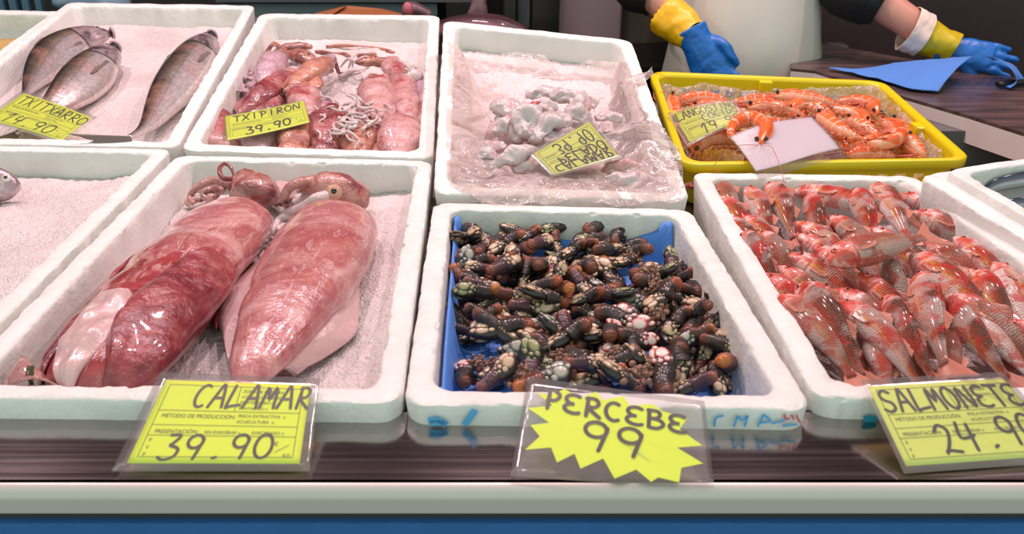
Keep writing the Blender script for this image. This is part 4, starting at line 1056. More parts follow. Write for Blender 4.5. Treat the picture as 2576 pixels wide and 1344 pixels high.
NOUN = {0: 'dark goose barnacle with cream plates', 1: 'dark goose barnacle with greenish plates', 2: 'brown goose barnacle with cream plates', 3: 'orange-stalked goose barnacle with grey plates', 4: 'purplish goose barnacle with cream plates', 5: 'dark goose barnacle with white red-edged plates', 6: 'purplish goose barnacle with greenish plates', 7: 'brown goose barnacle with grey plates', 8: 'dark goose barnacle with cream plates', 9: 'orange-stalked goose barnacle with cream plates'}
def place_copy(proto, loc, mat3, used, scale=1.0):
    if not used: r = proto; 
    else:
        r = proto.copy(); COL.objects.link(r)
        for ch in proto.children:
            c = ch.copy(); COL.objects.link(c); c.parent = r
    M = Matrix.Identity(3)
    for i in range(3):
        for j in range(3): M[i][j] = float(mat3[i][j])
    r.location = [float(t) for t in loc]; r.rotation_mode = 'QUATERNION'; r.rotation_quaternion = M.to_quaternion(); r.scale = (scale,) * 3
    return r
rs = random.Random(77)
BS = 1.16
# outline of the heap on the paper (px)
HEAP = [(1140, 590), (1160, 545), (1330, 545), (1480, 540), (1600, 560), (1650, 600), (1640, 640), (1730, 660), (1790, 740), (1855, 800), (1850, 930), (1780, 985), (1180, 968), (1130, 930), (1170, 860), (1120, 800), (1170, 750), (1120, 700)]
def inside(x, y, poly):
    c = False; n = len(poly)
    for i in range(n):
        x1, y1 = poly[i]; x2, y2 = poly[(i + 1) % n]
        if (y1 > y) != (y2 > y) and x < (x2 - x1) * (y - y1) / (y2 - y1) + x1: c = not c
    return c
HOLES = [(1585, 690, 42, 26), (1290, 860, 34, 22), (1180, 905, 40, 28), (1150, 750, 35, 22)]
used = set(); placed = []
for layer, (nb, h0, jit) in enumerate(((80, -.056, .006), (120, -.041, .009), (98, -.027, .009))):
    tries = 0; cnt = 0
    while cnt < nb and tries < 4000:
        tries += 1
        y = rs.uniform(545, 985); x = rs.uniform(1110, 1860)
        # keep area density even in the box, not in the picture
        if rs.random() > (640.0 / (y + 240)) ** 2: continue
        if not inside(x, y, HEAP): continue
        if any(((x - hx_) / a) ** 2 + ((y - hy_) / b) ** 2 < 1 for hx_, hy_, a, b in HOLES): continue
        if layer == 2 and not (1160 < x < 1830 and 570 < y < 965): continue
        p = fb.at(x, y, h0 + rs.uniform(-jit, jit))
        md = .0125
        if any(np.linalg.norm(p - q) < md for q, l in placed if l == layer): continue
        placed.append((p, layer)); cnt += 1
        i = rs.choice([0, 0, 1, 2, 2, 3, 4, 4, 5, 6, 7, 8, 8, 9]); 
        if 1480 < x < 1620 and 790 < y < 920 and layer == 2: i = 5
        a = rs.uniform(0, 2 * math.pi); t = rs.uniform(-.6, .6) - (.25 if rs.random() < .3 else 0)
        X = nrm([math.cos(a), math.sin(a), t]); Z = nrm(np.array([rs.uniform(-.7, .7), rs.uniform(-.7, .7) - .3, 1.0])); Z = nrm(Z - X * np.dot(X, Z)); Y = np.cross(Z, X)
        sc_ = rs.uniform(.80, 1.2) * BS * (.85 if rs.random() < .3 else 1)
        r = place_copy(protos[i], p - X * .022 * sc_, np.column_stack([X, Y, Z]), i in used, sc_); used.add(i)
        zone = ('rear' if y < 660 else 'middle' if y < 810 else 'front') + ' ' + ('left' if x < 1340 else 'centre' if x < 1600 else 'right')
        tag(r, '%s, %s of the heap' % (NOUN[i], zone), 'barnacle', 'goose barnacles, %s, %s' % (NOUN[i].replace('goose barnacle ', ''), zone))
print('barnacles', len(placed))
for i, pr_ in enumerate(protos):
    if i not in used:
        for ch in list(pr_.children): bpy.data.objects.remove(ch)
        bpy.data.objects.remove(pr_)
usedc = set()
for k in range(22):
    for _ in range(50):
        x, y = rs.uniform(1200, 1800), rs.uniform(560, 975)
        if inside(x, y, HEAP): break
    i = k % 2; p = fb.at(x, y, rs.uniform(-.040, -.022)); a = rs.uniform(0, 6.3)
    r = place_copy(cr_p[i], p, [[math.cos(a), -math.sin(a), 0], [math.sin(a), math.cos(a), 0], [0, 0, 1]], i in usedc, rs.uniform(.8, 1.3)); usedc.add(i)
    tag(r, 'lump of pinkish crust stuck among the goose barnacles', 'crust', 'crusts among the barnacles')

# ================================================================ white squid meat in the lined box
fg_ = FR['BAG']
def z3(x, y, h): return fg_.at(1080 + x / 2.489, y / 2.489, h)
WH = [((610, 595), (880, 600), .016, -.022, 'rearmost pale strip of squid on the white pile'), ((770, 600), (950, 730), .019, -.012, 'top right piece of white squid with a ringed fold'), ((590, 670), (800, 700), .019, -.012, 'white squid piece with a raw red patch on top'),
      ((440, 660), (530, 800), .024, -.022, 'plump white squid piece on the left shoulder of the pile'), ((650, 700), (610, 850), .026, -.010, 'roundest white squid piece in the middle of the pile'), ((730, 760), (660, 890), .021, -.014, 'white squid piece with a turned-up pointed corner'),
      ((830, 720), (1000, 770), .022, -.022, 'lilac-white squid piece above the price card'), ((400, 830), (600, 880), .022, -.028, 'white squid piece with a peach hollow on the left'), ((280, 965), (480, 930), .018, -.030, 'flat white squid piece at the far left'),
      ((350, 1040), (640, 960), .022, -.026, 'long white squid piece lying across the front left'), ((520, 1060), (730, 1050), .020, -.026, 'reddish white squid piece left of the price card'), ((1100, 1050), (1360, 1090), .018, -.024, 'wrinkled white squid piece right of the price card'),
      ((1120, 1120), (1370, 1120), .016, -.020, 'glossy lilac squid piece in the front right'), ((1120, 1170), (1350, 1180), .018, -.030, 'white squid piece at the front right wall'), ((880, 640), (1040, 670), .016, -.028, 'flat speckled squid piece at the right rear of the pile'),
      ((650, 930), (900, 860), .024, -.030, 'white squid piece just under the price card'), ((1040, 750), (1210, 750), .013, -.034, 'thin white squid flap right of the pile'), ((880, 900), (1080, 960), .024, -.034, 'white squid piece below the price card'),
      ((300, 1000), (420, 980), .015, -.018, 'small lilac bulb on the left pieces'), ((480, 790), (520, 700), .016, -.030, 'white squid piece behind the left shoulder'), ((780, 820), (860, 760), .017, -.020, 'crinkled white squid piece near the card corner')]
for i, (a, b, w, h, lb) in enumerate(WH):
    h += .006; A_, B_ = z3(*a, h), z3(*b, h); n = 26; rs = random.Random(50 + i)
    up = np.array([rs.uniform(-.35, .35), rs.uniform(-.35, .1), 1.0]); sd = np.cross(B_ - A_, up); sd = nrm(sd) * rs.uniform(-.3, .3) * np.linalg.norm(B_ - A_)
    P = catmull([A_, (A_ + B_) / 2 + sd + fg_.n * w * .4, B_], n); x = np.linspace(0, 1, n); pr = np.sin(.25 + x * 2.6) ** .6
    V, F, A = sweep(P, pr * w * .75, pr * w * .5, pr * w, up, 26)
    C = np.vstack([np.repeat(P, 26, 0), P[0], P[-1]]); dn_ = nrm(V - C)
    rdg = np.abs(fbm(V / w * .55 + i * 3.1, 3, i)) ; V = V + dn_ * ((.30 - rdg * 1.15) * w * .8 + fbm(V * 130, 2, i) * .0012)[:, None]
    r = MB().add(V, F, A).build('squid_piece', m_white, base=P[n // 2] - fg_.n * w * .5)
    tag(r, lb, 'squid meat', 'cleaned white squid pieces')
# raw red patch is a piece of its own skin
V, F, L_ = ellipsoid(z3(650, 652, .012), np.array([[.8, .5, .1], [-.5, .8, 0], [0, -.1, 1]]), (.017, .007, .004), 14, 8)
tag(MB().add(V, F, np.abs(L_)).build('raw_scrap', M_plain('raw_red_flesh', 'b24a48', .2, coat=.8), base=z3(650, 652, .010)), 'small raw red scrap on top of the white squid pile', 'squid scrap')

# clear plastic lining of that box
m_bag = M_film('clear_bag_film', 'fbf5f3', .42, .8, 12, .6)
def crumple(x, y, k, seed=0):
    p = np.column_stack([x, y, x * 0 + seed]); return (1 - np.abs(fbm(p * k, 3, seed)) * 1.6)
def bag_lin(u, v):
    x = u * fg_.W; y = v * fg_.L
    dl = x; dr = fg_.W - x; df = y; db = fg_.L - y
    e = np.minimum(np.minimum(dl, dr), np.minimum(df, db + .12))
    h = -.060 + .058 * np.clip(1 - (e - .018) / .022, 0, 1) ** 1.3
    x2 = .022 + u * (fg_.W - .044); y2 = .018 + v * (fg_.L * .86)
    h = h + .009 * crumple(x, y * .6, 15, 1) * np.clip(e / .03, .2, 1) + .0012 * fbm(np.column_stack([x, y, x * 0]) * 60, 2, 6)
    h = np.where(v > .9, -.052 + .03 * (v - .9) * 10 * np.clip(fbm(np.column_stack([x, y, x * 0]) * 16, 2, 9) + .5, 0, 1), h)
    return fg_.st(x2, y2, np.minimum(h, .004 + .003 * fbm(np.column_stack([x, y, x * 0]) * 40, 2, 3)))
bg_ = empty('plastic_bag', fg_.st(np.array(fg_.W / 2), np.array(fg_.L / 2), np.array(-.055)), 'crumpled clear plastic bag lining the white squid box and spilling over its front', 'bag')
V, F, A = grid(bag_lin, 90, 130); MB().add(V, F, A).build('lining', m_bag, bg_)
# front flap: from over the front rim, folded back over the squid
def curt(rows, nu, nv, amp, kf, seed, name, droop=0):
    """rows: list of polylines [(px,py,h)...] from one side of the sheet to the other"""
    C = [catmull([fg_.at(*p) for p in r], nu) for r in rows]
    def fn(u, v):
        iu = np.clip((u * (nu - 1)).round().astype(int), 0, nu - 1); Q = np.array(C); out = np.zeros((len(u), 3)); t = v * (len(C) - 1); k = np.clip(t.astype(int), 0, len(C) - 2); f = t - k
        f = f * f * (3 - 2 * f)
        out = Q[k, iu] * (1 - f[:, None]) + Q[k + 1, iu] * f[:, None]
        nz = amp * (crumple(out[:, 0], out[:, 1], kf, seed) - .5) + amp * .35 * fbm(out * 110, 2, seed)
        return out + np.array([0, -.25, 1.0]) * nz[:, None]
    V, F, A = grid(fn, nu, nv); return MB().add(V, F, A).build(name, m_bag, bg_)
curt([[(1122, 455, .004), (1250, 520, .006), (1400, 505, .006), (1560, 508, .006), (1712, 500, .004)],
      [(1125, 430, .004), (1250, 470, .010), (1420, 470, .012), (1580, 478, .010), (1715, 470, .006)],
      [(1130, 400, .000), (1230, 425, .000), (1400, 445, -.002), (1520, 455, -.004), (1700, 430, .004)],
      [(1145, 370, -.004), (1200, 372, -.010), (1290, 430, -.012), (1480, 440, -.012), (1690, 400, .006)]], 70, 40, .007, 18, 2, 'front_flap')
curt([[(1122, 70, .004), (1128, 160, .004), (1122, 300, .003), (1124, 450, .003)], [(1150, 110, .002), (1175, 190, -.008), (1185, 330, -.006), (1165, 420, .002)], [(1180, 160, -.022), (1215, 250, -.030), (1235, 290, -.012), (1200, 400, -.010)]], 60, 20, .005, 18, 4, 'left_flap')
curt([[(1630, 180, .012), (1600, 250, .004), (1700, 360, .006), (1722, 470, .004)], [(1560, 200, -.006), (1590, 300, -.012), (1606, 330, .016), (1660, 440, .000)], [(1530, 260, -.030), (1545, 330, -.030), (1520, 350, -.010), (1610, 450, -.016)]], 60, 22, .005, 16, 6, 'right_flap')
curt([[(1640, 170, .020), (1620, 185, .014), (1590, 190, .008)], [(1645, 190, .012), (1620, 205, .008), (1592, 215, .004)]], 24, 10, .004, 50, 9, 'corner_tip')
curt([[(1175, 480, .006), (1220, 500, .006), (1250, 500, .006)], [(1190, 500, -.002), (1215, 512, .000), (1240, 510, -.002)], [(1205, 515, -.006), (1220, 524, -.006), (1232, 518, -.006)]], 22, 14, .003, 60, 12, 'drip_corner')

# ================================================================ yellow crate and prawns
fy = FR['YEL']; m_yel = M_plain('yellow_crate_plastic', 'd6c400', .35, var=.05, nscale=30, bump=.05)
YH = .082
cy = empty('yellow_crate', fy.st(np.array(fy.W / 2), np.array(fy.L / 2), np.array(-YH)), 'yellow slotted plastic crate of cooked prawns', 'crate')
def crate():
    base = rrect(fy.W, fy.L, 0, .032, .0105); n = len(base); cx, cyy = fy.W / 2, fy.L / 2
    # chamfer the rear right corner like the photo's crate
    def ins(o):
        q = base.copy(); q[:, 0] = cx + (q[:, 0] - cx) * (cx - o) / cx; q[:, 1] = cyy + (q[:, 1] - cyy) * (cyy - o) / cyy; return q
    # rim flange: a rolled lip
    prof = [(.006, -.016), (.0, -.015), (.0, -.002), (.002, 0), (.011, 0), (.014, -.002), (.016, -.008)]
    V = np.concatenate([fy.st(ins(o)[:, 0], ins(o)[:, 1], np.full(n, h)) for o, h in prof]); F = []
    for i in range(len(prof) - 1):
        for j in range(n): k = (j + 1) % n; F.append((i * n + j, i * n + k, (i + 1) * n + k, (i + 1) * n + j))
    MB().add(V, F).build('rim', m_yel, cy)
    hs = [-.006, -.024, -.028, -.044, -.048, -.066, -YH]; ro = [.013, .014, .0145, .016, .0165, .019, .022]; th = .0028
    Vo = np.concatenate([fy.st(ins(o)[:, 0], ins(o)[:, 1], np.full(n, h)) for o, h in zip(ro, hs)])
    Vi = np.concatenate([fy.st(ins(o + th)[:, 0], ins(o + th)[:, 1], np.full(n, h)) for o, h in zip(ro, hs)])
    V = np.vstack([Vo, Vi]); m = len(Vo); F = []
    seg = np.linalg.norm(np.roll(base, -1, 0) - base, axis=1); dist = np.cumsum(seg)
    solid = lambda i, j: True
    def cell(i, j):
        j = j % n
        if i not in (2,): return True
        # corner and mid-side posts stay solid
        x, y = base[j]; 
        if x < .05 and y < .05 or x > fy.W - .05 and y < .05 or x < .05 and y > fy.L - .05 or x > fy.W - .05 and y > fy.L - .05: return True
        if abs(x - cx) < .028: return True
        return (j % 3) == 0
    nr = len(hs)
    for i in range(nr - 1):
        for j in range(n):
            k = (j + 1) % n
            if not cell(i, j): continue
            a, b, c, d = i * n + j, i * n + k, (i + 1) * n + k, (i + 1) * n + j
            F += [(a, b, c, d), (a + m, d + m, c + m, b + m)]
            if not cell(i, j + 1): F.append((b, b + m, c + m, c))
            if not cell(i, j - 1): F.append((a, d, d + m, a + m))
            if i + 1 < nr - 1 and not cell(i + 1, j): F.append((d, c, c + m, d + m))
            if i > 0 and not cell(i - 1, j): F.append((a, a + m, b + m, b))
    MB().add(V, F).build('slotted_wall', m_yel, cy, False)
    V, F = poly_prism(fy.st(ins(.024)[:, 0], ins(.024)[:, 1], np.full(n, -YH + .004)), fy.n, .004); MB().add(V, F).build('bottom', m_yel, cy, False)
    for (u, v, su, sv) in ((.5, fy.L - .017, .030, .010), (.995, .55 * fy.L, .0, .0)):
        pass
    # stacking lugs inside the walls
    def lug(x, y, sx, sy, h=-.022, hh=.034):
        q = [(x - sx, y - sy), (x + sx, y - sy), (x + sx, y + sy), (x - sx, y + sy)]
        V, F = poly_prism(fy.st(np.array([a for a, b in q]), np.array([b for a, b in q]), np.full(4, h + hh / 2)), fy.n, hh)
        o = MB().add(V, F).build('stacking_lug', m_yel, cy, False); md = o.modifiers.new('b', 'BEVEL'); md.width = .003; md.segments = 2
    lug(fy.W * .50, fy.L - .020, .013, .007); lug(fy.W - .021, fy.L * .42, .009, .018); lug(.021, fy.L * .52, .008, .014)
crate()
m_pb = M_film('crumpled_crate_film', 'f3ead2', .36, .9, 22, .7)
def fn(u, v):
    x = .020 + u * (fy.W - .040); y = .020 + v * (fy.L - .040); e = np.minimum(np.minimum(x, fy.W - x), np.minimum(y, fy.L - y)) - .02
    h = -.060 + .042 * np.exp(-(e / .022) ** 2) * (1 + .3 * fbm(np.column_stack([x, y, x * 0]) * 18, 2, 8)) + .006 * crumple(x, y, 26, 3) * 1 + .0015 * fbm(np.column_stack([x, y, x * 0]) * 90, 2, 4)
    h = np.where(y < .07, np.minimum(h, -.03), h)
    return fy.st(x, y, np.minimum(h, -.004))
V, F, A = grid(fn, 110, 90); ob = MB().add(V, F, A).build('plastic_film', m_pb, base=fy.st(np.array(fy.W / 2), np.array(fy.L / 2), np.array(-.065)))
tag(ob, 'crumpled clear plastic lining the yellow crate', 'plastic sheet')

def M_prawn():
    m = Mat('cooked_prawn_shell', spec=.4, rough=.25, coat=.7, coatr=.08); s, d, w = m.xyz(m.attr()); v, r = rnd_vec(m)
    n = m.noise(60, 4, v); col = m.mix(n, 'e0551f', 'ee7f45')
    col = m.mix(m.ramp(m.math('ADD', d, m.math('MULTIPLY', m.math('SUBTRACT', n, .5), .6)), [(-1.0, 1), (-.35, 0)]), col, 'eca988')
    band = m.ramp(m.math('FRACT', m.math('MULTIPLY', s, 7.0)), [(.0, 1), (.10, 1), (.2, 0), (.93, 0), (1, 1)])
    ab = m.ramp(s, [(.36, 0), (.40, 1)]); col = m.mix(m.math('MULTIPLY', m.math('MULTIPLY', band, ab), m.math('ADD', m.math('MULTIPLY', r, .6), .15)), col, 'f6d8c4')
    col = m.mix(m.math('MULTIPLY', m.ramp(m.noise(22, 3, v), [(.5, 0), (.65, 1)]), .4), col, 'c93a1c')
    m.set('col', col); m.set('normal', m.bump(band, .4, .003, m.bump(n, .2, .002))); m.set('sss', .2); m.set('Subsurface Radius', (.008, .003, .001)); return m.m
m_pr = M_prawn(); m_leg = M_plain('prawn_leg', 'e58a63', .3, var=.3, coat=.4, nscale=80); m_ant = M_plain('prawn_feeler', 'b04a2a', .4, bump=0); m_fan = M_fin('prawn_tail_fan', 'd9442c', 'f09a80')
def prawn(pts, D, label, w=.0115, seed=0, visible_head=True):
    P = catmull([fy.at(*p) for p in pts], 40); T, U, S = frames(P, D); x = np.linspace(0, 1, 40); rs = random.Random(seed)
    pr = sinterp(x, [(0, .18), (.06, .52), (.18, .95), (.34, 1.06), (.37, .94), (.55, .95), (.75, .72), (.92, .42), (1, .26)])
    st = np.where(x > .36, 1 + .06 * (((x * 7) % 1) - .5), 1); pr = pr * st
    L = np.linalg.norm(np.diff(P, axis=0), axis=1).sum()
    root = empty('prawn', P[20], label, 'prawn', 'cooked prawns in the yellow crate')
    V, F, A = sweep(P, pr * w * 1.05, pr * w * .85, pr * w * .78, D, 18); MB().add(V, F, A).build('shell', m_pr, root)
    # rostrum spike
    a = P[1] + U[1] * w * .35; V, F, A = tube(catmull([a + T[2] * w * 1.2, a, a - T[0] * w * 1.6 + U[0] * w * .5], 8), np.linspace(w * .18, w * .03, 8), 6); MB().add(V, F, A).build('rostrum', m_pr, root)
    if visible_head:
        for sg in (1, -1):
            c = P[2] + S[2] * sg * w * .48 + U[2] * w * .40; V, F, A = ellipsoid(c, np.eye(3), (w * .24,) * 3, 10, 7); MB().add(V, F).build('eye', m_pup, root)
        for sg in (1, -1):
            q = [P[0]]; dr = nrm(-T[0] + S[0] * sg * .6 + np.array([0, 0, .5]));
            for t in range(6): dr = nrm(dr + np.array([rs.uniform(-.6, .6), rs.uniform(-.6, .6), -.12 * t])); q.append(q[-1] + dr * L * .15)
            zlo = P[:, 2].min(); zhi = P[0, 2] + .035; q = [np.array([a_[0], a_[1], min(max(a_[2], zlo), zhi)]) for a_ in q]
            V, F, A = tube(catmull(q, 34), .00042, 5); MB().add(V, F, A).build('antenna', m_ant, root)
    b = MB()
    for k in range(8):   # walking legs
        i = 6 + k; sg = 1 if k % 2 else -1; c = P[i] - U[i] * w * .75 + S[i] * sg * w * .25
        q = [c, c - U[i] * w * 1.0 + S[i] * sg * w * .5 - T[i] * w * rs.uniform(.2, 1.2), c - U[i] * w * 1.3 + S[i] * sg * w * .9 - T[i] * w * rs.uniform(1.0, 3.0)]
        V, F, A = tube(catmull(q, 9), np.linspace(.0011, .0005, 9), 5); b.add(V, F, A)
    b.build('legs', m_leg, root)
    b = MB()
    for k in range(5):   # swimmerets
        i = 17 + k * 4; c = P[i] - U[i] * w * .8 * pr[i]
        V, F, A_ = ellipsoid(c - U[i] * w * .3, np.array([nrm(T[i] + U[i] * .3), S[i], U[i]]), (w * .42, w * .5, w * .16), 8, 5); b.add(V, F)
    b.build('swimmerets', m_leg, root)
    tb = P[-1]; Tt = T[-1]
    for an in (-.5, -.17, .17, .5):
        dd = nrm(Tt + S[-1] * an * 1.3); sd = nrm(np.cross(U[-1], dd)); l = w * 2.3
        V, F, A = sheet_fan([tb + sd * w * .1, tb - sd * w * .1], tb + dd * l + sd * w * .32, tb + dd * l - sd * w * .32, tb + dd * l * 1.12, U[-1]); MB().add(V, F, A).build('tail_blade', m_fan, root)
    return root
up_ = fy.n
PR = [([(1688, 240, -.012), (1692, 270, -.016), (1700, 305, -.022), (1716, 345, -.028)], (1, .2, .5), 'prawn at the left end with its head up, eye black', .0125),
      ([(1700, 262, -.020), (1745, 247, -.014), (1790, 246, -.014), (1832, 256, -.018)], (0, .5, 1), 'prawn along the rear left, red tail pointing right', .011),
      ([(1990, 262, -.022), (1930, 252, -.018), (1880, 254, -.020), (1830, 262, -.026)], (0, .6, 1), 'pale pink prawn in the rear middle', .011),
      ([(1946, 243, -.004), (2000, 243, -.002), (2060, 252, -.002), (2112, 266, -.012)], (0, .75, .7), 'top rear prawn with white-banded orange tail', .0125),
      ([(2206, 290, -.006), (2188, 262, -.006), (2140, 252, -.010), (2092, 262, -.020)], (.3, .9, .6), 'prawn curled around the right rear with its head down', .0125),
      ([(1880, 272, -.006), (1925, 268, -.006), (1975, 274, -.012), (2025, 292, -.022)], (0, .8, .6), 'prawn facing left right behind the price card', .0130),
      ([(2188, 310, -.012), (2150, 285, -.014), (2090, 275, -.018), (2040, 280, -.024)], (.2, .9, .4), 'prawn half hidden in the middle, head to the right', .011),
      ([(2055, 288, -.002), (2090, 312, .000), (2130, 335, .000), (2172, 352, -.008)], (.4, .8, .5), 'prawn sloping down right with white bands', .0130),
      ([(2212, 300, -.012), (2250, 325, -.006), (2258, 350, -.006), (2205, 362, -.010), (2165, 350, -.022)], (.8, .3, .5), 'fat curled prawn on the right side', .0135),
      ([(2278, 340, -.006), (2295, 362, -.014), (2318, 385, -.022), (2330, 398, -.030)], (.8, .5, .4), 'rightmost prawn, bright red with pale whiskers', .012),
      ([(1912, 366, .010), (1928, 325, .012), (1895, 302, .008), (1850, 312, .006), (1838, 342, .004), (1868, 352, -.002)], (0, .2, 1), 'curled prawn in the front middle, face towards the customer', .0135),
      ([(1745, 392, -.026), (1752, 362, -.016), (1800, 345, -.012), (1850, 352, -.016), (1880, 385, -.024)], (-.2, .5, .8), 'fat arched prawn in the front left corner', .0150),
      ([(1705, 330, -.026), (1715, 360, -.026), (1728, 388, -.028)], (-1, .2, .6), 'prawn wedged along the left wall', .011),
      ([(2100, 352, -.026), (2140, 372, -.022), (2190, 352, -.012), (2215, 338, -.008)], (0, .4, 1), 'pink prawn tail sticking up in the front right', .011),
      ([(2130, 392, -.030), (2190, 385, -.026), (2250, 392, -.026)], (0, .6, 1), 'low prawn along the front right rim', .012),
      ([(2000, 300, -.018), (2040, 320, -.018), (2080, 350, -.022)], (.5, .8, .4), 'prawn under the white paper, right of the middle', .012),
      ([(1980, 280, -.014), (2020, 262, -.012), (2070, 280, -.014), (2110, 310, -.020)], (0, .7, .7), 'prawn in the tangle of legs at the centre', .011),
      ([(2260, 378, -.030), (2290, 360, -.030), (2270, 320, -.034)], (.8, .5, .4), 'prawn deep in the right corner', .011),
      ([(1760, 330, -.030), (1800, 320, -.030), (1850, 300, -.030)], (0, .7, .7), 'prawn hidden beneath the price card', .011),
      ([(1950, 372, -.034), (2010, 380, -.034), (2070, 390, -.034)], (0, .7, .7), 'prawn beneath the white paper at the front rim', .011),
      ([(1900, 330, -.026), (1950, 315, -.024), (2000, 330, -.026), (2030, 350, -.030)], (0, .7, .7), 'prawn behind the front curled one, facing left', .012),
      ([(1780, 282, -.028), (1830, 290, -.024), (1880, 310, -.026)], (0, .6, .8), 'prawn poking out right of the price card', .012),
      ([(2130, 300, -.014), (2170, 318, -.012), (2210, 345, -.016)], (.4, .7, .6), 'prawn lying over the right tangle, pointing down right', .012),
      ([(1740, 270, -.024), (1790, 268, -.022), (1840, 278, -.024), (1880, 296, -.026)], (0, .6, .8), 'prawn behind the top edge of the price card', .012),
      ([(2240, 300, -.024), (2270, 330, -.026), (2300, 370, -.028)], (.8, .5, .4), 'prawn along the right wall', .012),
      ([(2060, 370, -.026), (2110, 360, -.022), (2150, 340, -.022)], (0, .7, .7), 'prawn at the right corner of the white slip', .012),
      ([(2130, 318, -.026), (2170, 330, -.028), (2210, 322, -.030)], (0, .7, .7), 'prawn beneath the white-banded one on the right', .011)]
for i, (pts, D, lb, w) in enumerate(PR): prawn(pts, D, lb, w * 1.18, 300 + i, visible_head=i not in (13, 14, 18, 19, 20))
for i in range(90):   # loose whiskers and legs
    rs = random.Random(700 + i); x, y = rs.uniform(1880, 2260), rs.uniform(255, 375); a = rs.uniform(0, 6.3); l = rs.uniform(18, 45)
    if i < 1: lg = MB()
    P = catmull([fy.at(x, y, -.010), fy.at(x + l * .5 * math.cos(a), y + l * .3 * math.sin(a), .002), fy.at(x + l * math.cos(a + .6), y + l * .6 * math.sin(a + .6), -.012)], 10)
    V, F, A = tube(P, np.linspace(.0011, .0005, 10), 5); lg.add(V, F, A)
tag(lg.build('loose_prawn_legs', m_leg, base=fy.at(2060, 330, -.03)), 'tangle of thin orange prawn legs and whiskers across the crate', 'prawn legs', kind='stuff')
# ================================================================ price cards with writing
m_card = M_plain('fluorescent_yellow_paper', 'e2f600', .6, var=.0, bump=.03)
m_card_p = M_plain('faded_yellow_paper', 'd6e45a', .5, var=.03, bump=.03)
m_print = M_plain('printed_dark_ink', '4e5614', .6, bump=0)
m_mark = M_plain('marker_ink', '1c1a10', .35, bump=0)
def M_lam():
    m = Mat('laminating_film'); nt = m.nt; nt.nodes.remove(m.b)
    tr = m.n('BsdfTransparent', {'Color': (.97, .97, .97, 1)}); nr = m.bump(m.noise(30, 2), .25, .004)
    gl = m.n('BsdfGlossy', {'Color': (1, 1, 1, 1), 'Roughness': .12, 'Normal': nr}); df = m.n('BsdfDiffuse', {'Color': hx('efe3e2')})
    a = m.n('MixShader', {0: .10, 1: tr.outputs[0], 2: df.outputs[0]}); f = m.n('LayerWeight', {'Blend': .25, 'Normal': nr}).outputs['Fresnel']
    b = m.n('MixShader', {0: m.math('MULTIPLY', f, .35), 1: a.outputs[0], 2: gl.outputs[0]}); nt.links.new(b.outputs[0], m.out.inputs[0]); return m.m
m_lam = M_lam()
def arcp(cx, cy, rx, ry, a0, a1, n=10): return [(cx + rx * math.cos(R(a0 + (a1 - a0) * k / (n - 1))), cy + ry * math.sin(R(a0 + (a1 - a0) * k / (n - 1)))) for k in range(n)]
GL = {'A': [[(0, 0), (.45, 1), (.62, .95), (1, 0)], [(.15, .42), (.85, .42)]], 'B': [[(.1, 0), (.12, 1)], [(.05, .98), (.6, 1), (.75, .8), (.55, .58), (.15, .52), (.7, .5), (.95, .25), (.6, .0), (.1, 0)]],
 'C': [arcp(.55, .5, .5, .5, 60, 300, 12)], 'D': [[(.1, 0), (.1, 1), (.5, .95), (.9, .5), (.5, .03), (.0, 0)]], 'E': [arcp(.6, .74, .5, .26, 50, 265, 9) + arcp(.6, .25, .55, .25, 95, 310, 10)],
 'F': [[(.1, 0), (.1, 1), (.8, 1)], [(.1, .5), (.6, .5)]], 'G': [arcp(.5, .5, .48, .5, 50, 330, 12) + [(.95, .42), (.55, .42)]], 'H': [[(.1, 0), (.1, 1)], [(.9, 0), (.9, 1)], [(.1, .5), (.9, .5)]],
 'I': [[(.5, 0), (.5, 1)]], 'L': [[(.15, 1), (.05, .0), (.3, .05), (1, .12)]], 'M': [[(.0, 0), (.2, 1), (.5, .35), (.8, 1), (1, 0)]], 'N': [[(.05, 0), (.15, 1), (.85, 0), (.95, 1)]],
 'O': [arcp(.5, .5, .48, .5, 80, 445, 16)], 'P': [[(.3, 0), (.3, 1)], [(.0, .95), (.6, 1), (.95, .78), (.7, .5), (.25, .45)]], 'R': [[(.15, 0), (.2, 1)], [(.1, .95), (.6, 1), (.85, .76), (.6, .52), (.2, .48), (.95, 0)]],
 'S': [[(.9, .88), (.5, 1), (.1, .8), (.3, .55), (.75, .42), (.85, .15), (.4, 0), (.02, .12)]], 'T': [[(.5, 0), (.5, 1)], [(.0, 1), (1, .97)]], 'X': [[(.0, 0), (1, 1)], [(.1, 1), (.9, 0)]],
 'Z': [[(0, 1), (1, 1), (0, 0), (1, 0)]], '0': [arcp(.5, .5, .46, .5, 90, 455, 18)], '1': [[(.1, .7), (.6, 1), (.45, 0)]], '2': [[(.05, .8), (.4, 1), (.8, .8), (.6, .4), (.15, .02), (.3, .12), (1, .02)]],
 '3': [[(.2, 1), (.75, .97), (.45, .62), (.35, .58), (.9, .42), (.8, .1), (.3, -.02), (.0, .1)]], '4': [[(.25, 1), (.1, .5), (.5, .45), (.9, .5)], [(.8, .9), (.65, 0)]], '9': [arcp(.45, .72, .40, .27, 20, 385, 14) + [(.85, .75), (.65, 0)]],
 '.': [[(.45, .02), (.6, .06)]], ' ': [], '€': [arcp(.55, .5, .4, .5, 60, 300, 8), [(.0, .6), (.6, .6)], [(.0, .4), (.6, .4)]], '/': [[(0, 0), (1, 1)]]}
